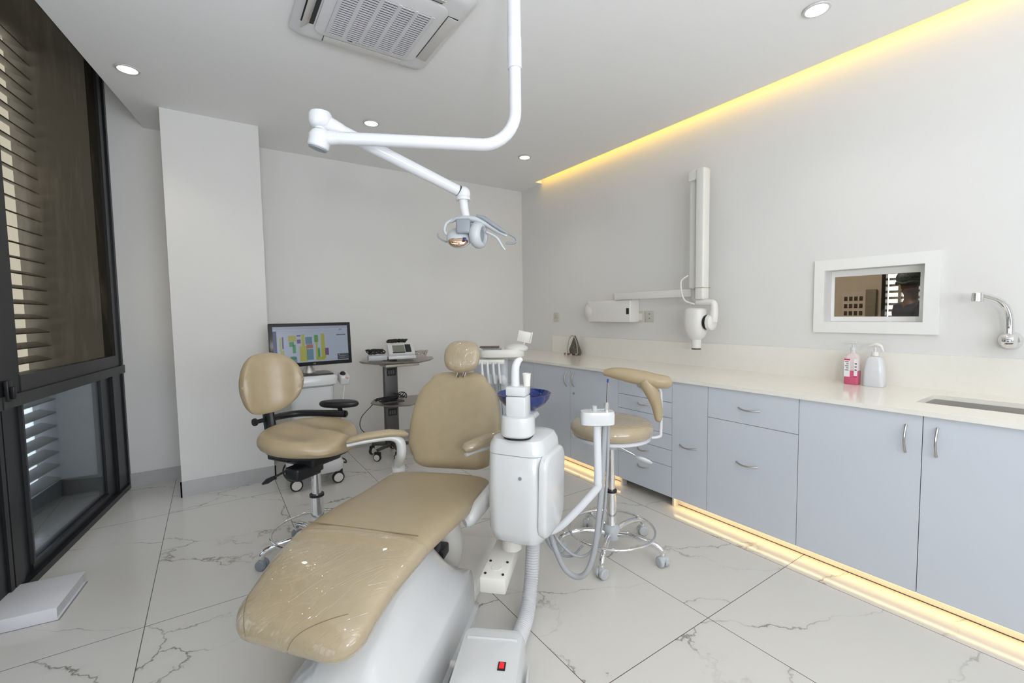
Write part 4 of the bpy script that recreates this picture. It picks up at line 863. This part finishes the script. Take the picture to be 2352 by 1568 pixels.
for a in (-150, -95, -20, 70, 140):
    d = Vector((math.cos(R(a)), math.sin(R(a)), 0)); bm = B(); tube(bm, [d*.03+Vector((0, 0, .11)), d*.2+Vector((0, 0, .10))], [.02, .014], 10); obj('leg', bm, STEELD, tr)
    cart_caster(tr, d.x*.205, d.y*.205, .036, PLASTC, R(a)*.3)
bm = B(); tube(bm, [(-.20, -.08, .52), (-.30, -.08, .42), (-.31, -.08, .32), (-.22, -.06, .24), (-.10, -.03, .245), (-.05, -.0, .25)], .0035, 8, 8); obj('hanging_cable', bm, RUBB, tr)
# things on it
sc = thing('surgical_motor', 'white surgical motor console with a grey display, on the top shelf of the trolley', 'medical device', (1.475, 4.085, .926), R(-12))
bm = B(); rbox(bm, -.125, .125, -.085, .095, 0, .03, .006, 2); rbox(bm, -.12, .12, -.08, .08, .0, .05, .006, 2, Matrix.Translation((0, .01, .054)) @ Matrix.Rotation(R(35), 4, 'X')); obj('casing', bm, PLAST, sc)
bm = B(); box(bm, -.08, .03, -.055, .045, .051, .053, Matrix.Translation((0, .01, .054)) @ Matrix.Rotation(R(35), 4, 'X')); obj('display', bm, mat('lcd', (.20, .21, .17), .3), sc, smooth=False)
bm = B(); box(bm, .035, .088, -.06, .055, .051, .0525, Matrix.Translation((0, .01, .054)) @ Matrix.Rotation(R(35), 4, 'X')); box(bm, -.085, .03, -.068, -.057, .051, .0525, Matrix.Translation((0, .01, .054)) @ Matrix.Rotation(R(35), 4, 'X')); obj('keypad', bm, BLACK, sc, smooth=False)
def coil(bm, c, rx, ry, n, r, seed, h=.02):
    rnd = random.Random(seed); pts = []
    for k in range(n*10):
        a = 2*PI*k/10; q = 1+.25*math.sin(k*.37+seed)
        pts.append(Vector(c)+Vector((rx*q*math.cos(a), ry*q*math.sin(a), abs(h*math.sin(k*.5+seed)) + rnd.uniform(0, .004))))
    tube(bm, pts, r, 6, 3)
cb = thing('coiled_cable', 'black cable coiled on top of the white motor console', 'cable', (1.475, 4.185, 1.066))
bm = B(); coil(bm, (-.045, 0, 0), .045, .03, 6, .0045, 1, .03); coil(bm, (.045, 0, 0), .045, .03, 6, .0045, 2, .03); obj('cord', bm, RUBB, cb)
cb = thing('grey_control_unit', 'grey control unit with a looped black cable, left on the top shelf of the trolley', 'medical device', (1.255, 4.085, .924), R(-8))
bm = B(); rbox(bm, -.09, .075, -.05, .05, 0, .045, .006); obj('casing', bm, LGREY, cb)
bm = B(); coil(bm, (-.02, 0, .05), .07, .035, 7, .0042, 4, .045); obj('cord', bm, RUBB, cb)
cb = thing('curled_hose', 'pale curled hose piled on the right end of the trolley top shelf', 'hose', (1.68, 4.12, .930))
bm = B(); coil(bm, (0, 0, .0), .06, .04, 6, .004, 7, .05); obj('tube', bm, mat('beige_hose', (.45, .42, .37), .45), cb)
cb = thing('foot_pedal_cable', 'dark cable heap on the lower shelf of the trolley', 'cable', (1.31, 4.04, .550))
bm = B(); coil(bm, (0, 0, 0), .09, .035, 6, .0045, 9, .025); coil(bm, (.13, .0, .0), .05, .02, 3, .004, 5, .06); obj('cord', bm, RUBB, cb)
cb = thing('control_box', 'dark slim box on the lower shelf of the trolley', 'box', (1.36, 4.05, .528))
bm = B(); rbox(bm, -.10, .10, -.06, .04, 0, .016, .004); obj('casing', bm, mat('dark_grey', (.05, .05, .055), .4), cb)

# ------------------------------------------------------------------ delivery unit behind the headrest
du = thing('delivery_unit', 'cream dental delivery unit with handpieces, behind the headrest', 'delivery unit', (1.70, 2.67, 0), -yaw)
bm = B(); loft(bm, [[Vector((x+cx, y, z)) for x, y in sell(32, 4, a, b)] for a, b, z, cx in ((.12, .10, 1.02, .0), (.155, .13, 1.035, 0), (.16, .135, 1.065, 0), (.15, .128, 1.085, 0), (.01, .01, 1.086, 0))]); obj('tray_body', bm, PLASTC, du)
bm = B(); ellipsoid(bm, (.10, -.03, 1.085), (.085, .09, .035)); obj('hood', bm, PLASTC, du)
bm = B(); box(bm, -.13, .0, -.12, -.02, 1.0865, 1.0885, Matrix.Identity(4)); obj('control_pad', bm, GREYP, du, smooth=False)
bm = B(); rbox(bm, -.16, -.02, .03, .11, 1.088, 1.098, .003); obj('mat', bm, mat('brown_mat', (.12, .09, .07), .5), du)
HV = Matrix.Identity(4)
def ringbox2(bm, m4):
    m4 = m4 @ Matrix.Rotation(R(12), 4, 'Y')
    rbox(bm, -.05, .05, 0, .004, -.036, .036, .0015, 2, m4); rbox(bm, .043, .052, -.008, .008, -.04, .04, .002, 2, m4); rbox(bm, -.05, .05, -.006, .006, -.042, -.036, .002, 2, m4)
bm = B(); ringbox2(bm, HV @ Matrix.Translation((.165, .06, 1.165))); tube(bm, [(.15, .06, 1.09), (.165, .06, 1.13)], .005, 8); obj('viewer_plate', bm, PLASTC, du)
bm = B(); rbox(bm, -.035, .04, .0, .08, .02, 1.02, .02, 3); obj('column', bm, LGREY, du)
bm = B(); rbox(bm, -.10, .10, -.08, .16, 0, .05, .015, 3); obj('foot', bm, LGREY, du)
bm = B(); rbox(bm, -.16, .02, -.125, -.085, .985, 1.02, .008); obj('handpiece_rail', bm, PLASTC, du)
for k in range(4):
    x = -.135 + k*.038; bm = B(); tube(bm, [(x, -.13, 1.0), (x+.004, -.15, .93), (x+.01, -.14, .86)], [.008, .010, .009], 10, 3); hpce = obj('handpiece', bm, ENAM, du)
    bm = B(); tube(bm, [(x+.01, -.14, .86), (x+.02, -.13, .7), (x+.04, -.08, .42), (x+.05, .0, .25)], .004, 8, 5); obj('handpiece_hose', bm, GREYP, hpce)
bm = B(); ellipsoid(bm, (-.07, -.10, .88), (.05, .03, .045)); ellipsoid(bm, (.005, -.10, .875), (.03, .03, .04)); obj('handpiece_holder', bm, PLAST, du)

# ------------------------------------------------------------------ cabinets
XF = 2.54; ZT = .864; ZB = .068
def arc_handle(parent, c, axis, L_=.125, m=NICKEL):
    bm = B(); d = Vector((0, 1, 0)) if axis == 'y' else Vector((0, 0, 1)); pts = []
    for k in range(9):
        u_ = -1+2*k/8; dep = -.026*(1-u_*u_) - .002; sag = -.006*(1-u_*u_) if axis == 'y' else 0
        pts.append(Vector(c) + d*(u_*L_/2) + Vector((dep, 0, sag)))
    tube(bm, pts, .0048, 8, 2, flat=1.0); return obj('handle', bm, m, parent)
def cabinet(label, y0, y1, fronts, deep=.62, cat='cabinet', group='base cabinets along the right wall', z0=ZB, ctop=None):
    t = thing('base_cabinet', label, cat, (XF, (y0+y1)/2, 0), 0, group); h = (y1-y0)/2
    bm = B(); box(bm, .019, deep, -h+.0005, h-.0005, z0, ctop or ZT); obj('carcass', bm, CARC, t, smooth=False)
    for kind, a, b, za, zb, hd_ in fronts:
        c = (y0+y1)/2; bm = B(); g = .0015
        box(bm, 0, .018, a-c+g, b-c-g, za+g, zb-g); fo = obj(kind, bm, CAB, t, smooth=False, bevel=.0008)
        if hd_: arc_handle(fo, (0, hd_[1]-c, hd_[2]), hd_[0], hd_[3] if len(hd_) > 3 else .125)
    return t
cabinet('double-door grey cabinet under the sink, at the right edge of the photo', .112, 1.098, [('door', .112, .605, ZB, ZT, ('z', .557, .757)), ('door', .605, 1.098, ZB, ZT, ('z', .66, .753))], ctop=.69)
cabinet('grey cabinet with a shallow drawer over a deep one, left of the sink cabinet', 1.098, 1.618, [('drawer', 1.098, 1.618, .672, ZT, ('y', 1.36, .763)), ('drawer', 1.098, 1.618, ZB, .672, ('y', 1.367, .44))])
cabinet('narrow grey pull-out cabinet between the drawer stacks', 1.618, 1.878, [('door', 1.618, 1.878, ZB, ZT, ('y', 1.752, .449))])
t = cabinet('grey chest of six drawers behind the assistant stool', 1.878, 2.357, [('drawer', 1.878, 2.357, za, zb, ('y', 2.118, (za+zb)/2 + (.01 if zb-za < .2 else .05), .10)) for za, zb in ((.718, ZT), (.612, .718), (.499, .612), (.392, .499), (.278, .392), (ZB, .278))])
t = cabinet('double-door grey cabinet at the far end with a small lock', 2.357, 3.434, [('door', 2.357, 2.905, ZB, ZT, ('z', 2.857, .765)), ('door', 2.905, 3.434, ZB, ZT, ('z', 2.952, .757))])
bm = B(); cyl(bm, (0, -.037, .645), (-.006, -.037, .645), .010, seg=16, bev=.001); obj('lock', bm, GREYP, t)
t = cabinet('narrow grey cabinet with two drawers in the far corner, beside the back wall', 3.434, 4.59, [('drawer', 3.434, 3.96, .62, ZT, None), ('drawer', 3.434, 3.96, ZB, .62, None), ('filler_panel', 3.96, 4.59, ZB, ZT, None)])
bm = B()
for y_, z_ in ((3.66-4.012, .80), (3.5-4.012, .60)): cyl(bm, (0, y_, z_), (-.012, y_, z_), .011, seg=14, bev=.002)
obj('knobs', bm, GREYP, t)
# plinth with foot panels
o = thing('cabinet_plinth', 'recessed cream plinth under the grey cabinets', 'plinth', (2.62, 2.4, 0))
bm = B(); box(bm, 0, .016, -2.3, -.522, 0, .067); box(bm, 0, .016, -.043, 1.9, 0, .067); obj('plinth_board', bm, CARC, o, smooth=False)
bm = B(); box(bm, -.05, -.0, -.522, -.507, 0, .067); box(bm, -.05, -.0, -.058, -.043, 0, .067); obj('foot_panel', bm, CARC, o, smooth=False)
bm = B(); box(bm, -.003, -.0002, -2.3, -.523, 0, .003); box(bm, -.003, -.0002, -.042, 1.9, 0, .003); obj('base_joint', bm, DARK, o, smooth=False)
bm = B(); box(bm, .12, .13, -.507, -.058, 0, .067); obj('dark_backing', bm, DARK, o, smooth=False)
for nm, y0, y1 in (('near', .112, 1.872), ('far', 2.36, 4.3)):
    o = thing('plinth_light_strip', 'warm white light strip glowing under the %s cabinets' % ('sink and drawer' if nm == 'near' else 'far double-door'), 'light strip', (2.5665, (y0+y1)/2, .060), 0, 'light strips under the cabinets')
    L_ = (y1-y0)/2; bm = B(); box(bm, -.005, .005, -L_, L_, -.002, .002); obj('light_tape', bm, LEDF, o, smooth=False)
    light('plinth_strip_light', 'AREA', (2.566, (y0+y1)/2, .0575), 0.62*L_*2, (1, .68, .30), .012, (0, 0, 0), sy=2*L_)
    bm = B(); box(bm, -.008, .008, -L_, L_, .0021, .0075); obj('tape_channel', bm, CARC, o, smooth=False)

# worktop with sink cut-out
wt = thing('worktop', 'long cream stone worktop over the grey cabinets along the right wall', 'worktop', (2.9, 2.3, ZT+.001))
bm = B(); zc0, zc1 = ZT+.001, .887
XW0, XW1 = 2.520, 3.2495; SX0, SX1, SY1, SY0 = 2.745, 3.045, .685, .03
box(bm, XW0, XW1, SY1, 4.595, zc0, zc1); box(bm, XW0, SX0, -.25, SY1, zc0, zc1); box(bm, SX1, XW1, -.25, SY1, zc0, zc1); box(bm, SX0, SX1, -.25, SY0, zc0, zc1)
obj('slab', bm, COUNTER, wt, smooth=False, world=True)
bm = B(); box(bm, 3.236, 3.2495, -.25, 4.01, zc1, 1.074); obj('backsplash', bm, COUNTER, wt, smooth=False, world=True)
sk = thing('sink', 'stainless steel sink set in the worktop at the right edge', 'sink', ((SX0+SX1)/2, (SY0+SY1)/2, .70))
bm = B(); bx0, bx1, by0, by1 = SX0-.004, SX1+.004, SY0-.004, SY1+.004
def shell(bm, x0, x1, y0, y1, z0, z1, th):
    box(bm, x0, x0+th, y0, y1, z0, z1); box(bm, x1-th, x1, y0, y1, z0, z1); box(bm, x0+th, x1-th, y0, y0+th, z0, z1); box(bm, x0+th, x1-th, y1-th, y1, z0, z1); box(bm, x0+th, x1-th, y0+th, y1-th, z0, z0+th)
shell(bm, bx0, bx1, by0, by1, .70, zc0-.0005, .003); obj('basin', bm, STEEL, sk, smooth=False, world=True)
bm = B(); lathe(bm, [(.0, .0032), (.03, .0035), (.042, .006), (.045, .0032)], (0, 0, 0)); obj('drain', bm, CHROME, sk)
# wall tap
tp_ = thing('wall_tap', 'chrome swan-neck tap mounted on the right wall above the sink', 'tap', (RX, .462, 1.165))
bm = B(); lathe(bm, [(.030, 0), (.042, .004), (.044, .018), (.036, .034), (.026, .044), (.01, .047)], (0, 0, 0), axis=(-1, 0, 0)); lathe(bm, [(.02, -.03), (.034, -.02), (.038, .0), (.03, .02), (.01, .03)], (-.055, 0, 0), axis=(0, 1, 0), seg=24); obj('tap_body', bm, CHROME, tp_)
bm = B(); tube(bm, [(-.05, .0, .02), (-.05, .0, .07), (-.055, .004, .12), (-.065, .016, .165), (-.085, .04, .195), (-.11, .07, .212), (-.13, .095, .222)], [.017, .0155, .0155, .0155, .0155, .0165, .0175], 16, 6); obj('spout', bm, CHROME, tp_)
bm = B(); cyl(bm, (-.135, .10, .235), (-.135, .10, .190), .021, .022, 20, .003); obj('aerator', bm, CHROME, tp_)

# bottles
b1 = thing('soap_bottle', 'clear pump bottle half full of pink soap, on the worktop', 'bottle', (3.118, 1.066, .8875))
bm = B(); rr_loft(bm, [(.024, .034, .012, 0), (.026, .036, .012, .004), (.026, .036, .012, .08), (.0255, .0355, .012, .081)]); obj('pink_soap', bm, mat('pink_soap', (.62, .11, .21), .2), b1)
bm = B(); rr_loft(bm, [(.026, .036, .012, .082), (.026, .036, .012, .150), (.020, .028, .012, .172), (.012, .012, .008, .182), (.011, .011, .008, .2)]); obj('clear_shell', bm, mat('clear_plastic', (.86, .74, .76), .1, alpha=.75), b1)
bm = B(); box(bm, -.0275, -.0265, .004, .033, .045, .15); box(bm, -.0275, -.0265, -.033, -.016, .045, .15); lb = obj('label', bm, mat('label_white', (.85, .84, .84), .4), b1, smooth=False)
bm = B()
for k in range(5): box(bm, -.0285, -.0278, .010, .028-(k % 2)*.006, .13-k*.012, .134-k*.012)
for k in range(3): box(bm, -.0285, -.0278, -.03, -.02, .12-k*.018, .126-k*.018)
obj('label_print', bm, mat('label_ink', (.10, .06, .08), .5), lb, smooth=False)
MAG = mat('label_magenta', (.55, .02, .10), .5)
bm = B(); box(bm, -.0286, -.0278, .004, .033, .141, .150); obj('label_band', bm, MAG, lb, smooth=False)
bm = B(); box(bm, -.0286, -.0278, -.033, -.016, .045, .052); obj('label_band', bm, MAG, lb, smooth=False)
bm = B(); cyl(bm, (0, 0, .2), (0, 0, .216), .014, bev=.001); cyl(bm, (0, 0, .216), (0, 0, .24), .005); tube(bm, [(0, -.015, .242), (0, .02, .242), (0, .035, .236)], .007, 10, 3); obj('pump', bm, PLAST, b1)
b1 = thing('white_pump_bottle', 'plain white pump dispenser bottle beside the pink soap', 'bottle', (3.125, .962, .8875))
bm = B(); rr_loft(bm, [(.036, .046, .02, 0), (.038, .049, .02, .004), (.037, .046, .02, .09), (.031, .037, .018, .150), (.024, .028, .016, .166), (.014, .014, .01, .172)]); obj('bottle_body', bm, ENAM, b1)
bm = B(); cyl(bm, (0, 0, .172), (0, 0, .196), .019, .017, bev=.001); cyl(bm, (0, 0, .196), (0, 0, .222), .006); tube(bm, [(0, -.035, .20), (0, -.024, .228), (0, .0, .238), (0, .03, .226)], [.006, .009, .011, .006], 12, 4); obj('pump', bm, PLASTC, b1)

# dried ornament on the worktop (dark pointed stone with shells)
ro = thing('stone_ornament', 'dark pointed stone ornament on the far end of the worktop', 'ornament', (3.165, 3.54, .8875))
bm = B(); rings = []; rnd = random.Random(3)
for k in range(9):
    z = k/8*.205; h = .055*(1-(k/8)**1.7)*(1 if k > 0 else .9)+.003
    rings.append([Vector((h*.7*math.cos(a)*(1+rnd.uniform(-.12, .12)), 1.45*h*math.sin(a)*(1+rnd.uniform(-.12, .12)), z)) for a in [2*PI*j/14 for j in range(14)]])
loft(bm, rings); obj('stone', bm, mat('dark_stone', (.12, .105, .085), .7, var=.5, vscale=40, bump=.8, bscale=70), ro)
bm = B(); tube(bm, [Vector((-.036, .078*math.cos(a)*-1, .02+.185*math.sin(a))) for a in [PI*j/16 for j in range(17)]], .005, 6); obj('pale_rim', bm, mat('pale_stone', (.42, .38, .30), .7), ro)
for i, (dx, dy, s) in enumerate(((-.05, .10, .018), (-.06, .035, .02), (-.07, -.02, .016), (-.04, -.07, .02), (-.06, -.10, .014))):
    pb = thing('seashell', ['small shell left of the stone ornament', 'brown shell at the left foot of the stone ornament', 'pale shell in front of the stone ornament', 'pale shell at the right foot of the stone ornament', 'smallest shell right of the stone ornament'][i], 'shell', (3.165+dx, 3.54+dy, .8875), 0, 'shells around the stone ornament')
    bm = B(); lathe(bm, [(.001, 0), (s*.5, s*.2), (s*.62, s*.7), (s*.3, s*1.5), (.001, s*2)], (-s*.6, -s*.6, s*.55), 12, axis=(.6, 1, .05)); obj('shell_body', bm, mat('shell_%s' % ['a', 'b', 'c', 'd', 'e'][i], [(.25, .18, .12), (.2, .13, .09), (.6, .5, .42), (.5, .42, .35), (.3, .2, .15)][i], .5, var=.4, vscale=50), pb)

# ------------------------------------------------------------------ X-ray unit on the right wall
xr = thing('wall_xray_unit', 'white wall-mounted dental X-ray unit with a folded arm', 'X-ray unit', (RX, 2.7, 1.4))
XW_ = mat('xray_white', (.78, .77, .735), .35, var=.008)
bm = B(); rbox(bm, 3.12, 3.249, 2.755, 3.30, 1.236, 1.440, .012, 3); ellipsoid(bm, (3.180, 3.285, 1.338), (.069, .10, .103)); obj('control_box', bm, XW_, xr, **W)
bm = B(); box(bm, 3.1185, 3.1199, 2.768, 2.80, 1.31, 1.365); obj('power_switch', bm, BLACK, xr, smooth=False, **W)
bm = B(); rbox(bm, 3.10, 3.16, 2.13, 2.93, 1.440, 1.502, .01, 3); obj('horizontal_arm', bm, XW_, xr, **W)
bm = B(); cyl(bm, (3.14, 2.10, 1.42), (3.14, 2.10, 1.60), .04, bev=.006); obj('arm_hinge', bm, XW_, xr, **W)
# tall folded arms: rear channel and front arm with groove
bm = B(); rbox(bm, 3.06, 3.14, 2.055, 2.125, 1.50, 2.37, .012, 3); obj('rear_arm', bm, XW_, xr, **W)
bm = B(); rbox(bm, 3.02, 3.10, 1.975, 2.045, 1.415, 2.375, .012, 3); rbox(bm, 3.03, 3.12, 1.985, 2.12, 2.30, 2.38, .014, 3); obj('front_arm', bm, XW_, xr, **W)
bm = B(); box(bm, 3.04, 3.10, 2.046, 2.0545, 1.58, 2.295); obj('arm_groove', bm, LGREY, xr, smooth=False, **W)
bm = B(); box(bm, 3.0185, 3.11, 1.973, 2.047, 1.500, 1.504); obj('joint_line', bm, mat('rust_line', (.30, .22, .15), .6), xr, smooth=False, **W)
bm = B(); tube(bm, [(3.02, 2.10, 1.60), (2.99, 2.14, 1.55), (3.0, 2.12, 1.42), (3.03, 2.05, 1.38)], .006, 8, 6); obj('arm_cable', bm, PLASTC, xr, **W)
bm = B(); tube(bm, [(3.05, 2.04, 1.395), (3.05, 1.93, 1.39), (3.05, 1.905, 1.37), (3.05, 1.905, 1.30), (3.05, 1.91, 1.25)], [.022, .024, .026, .03, .03], 14, 6, flat=1.0); obj('yoke', bm, XW_, xr, **W)
bm = B(); lathe(bm, [(.01, -.035), (.045, -.032), (.058, -.02), (.060, .005), (.05, .012)], (3.05, 1.935, 1.245), axis=(0, 1, 0)); obj('pivot_disc', bm, XW_, xr, **W)
bm = B(); lathe(bm, [(.048, 0), (.056, .002), (.056, .016), (.048, .018)], (3.05, 1.948, 1.245), axis=(0, 1, 0)); obj('pivot_ring', bm, BLACK, xr, **W)
bm = B(); loft(bm, [[Vector((3.05+x, 2.045+y, z)) for x, y in sell(28, 2.6, a, b)] for a, b, z in ((.036, .036, 1.115), (.055, .056, 1.135), (.074, .075, 1.175), (.082, .084, 1.23), (.082, .084, 1.30), (.076, .077, 1.34), (.060, .060, 1.352))]); obj('tube_head', bm, XW_, xr, **W)
bm = B(); cyl(bm, (3.05, 2.045, 1.048), (3.05, 2.045, 1.125), .034, .036, bev=.002); obj('collimator_cone', bm, XW_, xr, **W)
bm = B(); cyl(bm, (3.05, 2.045, 1.040), (3.05, 2.045, 1.0475), .0335); obj('cone_rim', bm, BLACK, xr, **W)

# sockets
SOCK = mat('socket_cream', (.60, .58, .52), .35)
def socket(lab, y, z, h, big=True, grp='wall sockets'):
    t = thing('wall_socket', lab, 'socket', (RX, y, z), 0, grp); bm = B(); rbox(bm, -.009, -.0003, -h, h, -.05, .05, .003, 2); obj('plate', bm, SOCK, t)
    bm = B()
    if big: box(bm, -.0100, -.0092, -.008, .008, .020, .026); box(bm, -.0100, -.0092, -.004, .004, -.02, -.012)
    else:
        for a, b in ((0, .014), (-.014, -.008), (.014, -.008)): box(bm, -.0100, -.0092, a-.003, a+.003, b-.004, b+.004)
    obj('slots', bm, DARK, t, smooth=False); return t
socket('small cream wall socket near the back corner above the worktop', 3.94, 1.285, .048, False)
socket('right-hand cream socket of the pair beside the X-ray control box', 2.64, 1.287, .046)
t = thing('wall_switch', 'left-hand cream switch of the pair beside the X-ray control box', 'switch', (RX, 2.742, 1.285)); bm = B(); rbox(bm, -.009, -.0003, -.048, .048, -.05, .05, .003, 2); obj('plate', bm, SOCK, t); bm = B(); rbox(bm, -.013, -.0092, -.025, .025, -.03, .03, .0015, 2); obj('rocker', bm, PLASTC, t)

# binder on the floor
bi = thing('white_binder', 'thick white binder lying on the floor by the left window', 'binder', (-.735, 2.90, 0), R(-7))
BINT = mat('binder_paper', (.62, .63, .66), .6, var=.1, vscale=120)
bm = B(); rbox(bm, -.13, .13, -.16, .16, .056, .060, .0015, 2); rbox(bm, -.13, .13, -.16, .16, .002, .006, .0015, 2); rbox(bm, -.13, .128, -.1615, -.157, .002, .060, .0015, 2); obj('cover_boards', bm, PAPER, bi)
bm = B(); box(bm, -.122, .122, -.156, .153, .0065, .0555); obj('page_block', bm, BINT, bi, smooth=False)
bm = B(); box(bm, -.132, .135, -.162, .165, 0, .0018); obj('bottom_board', bm, GREYP, bi, smooth=False)
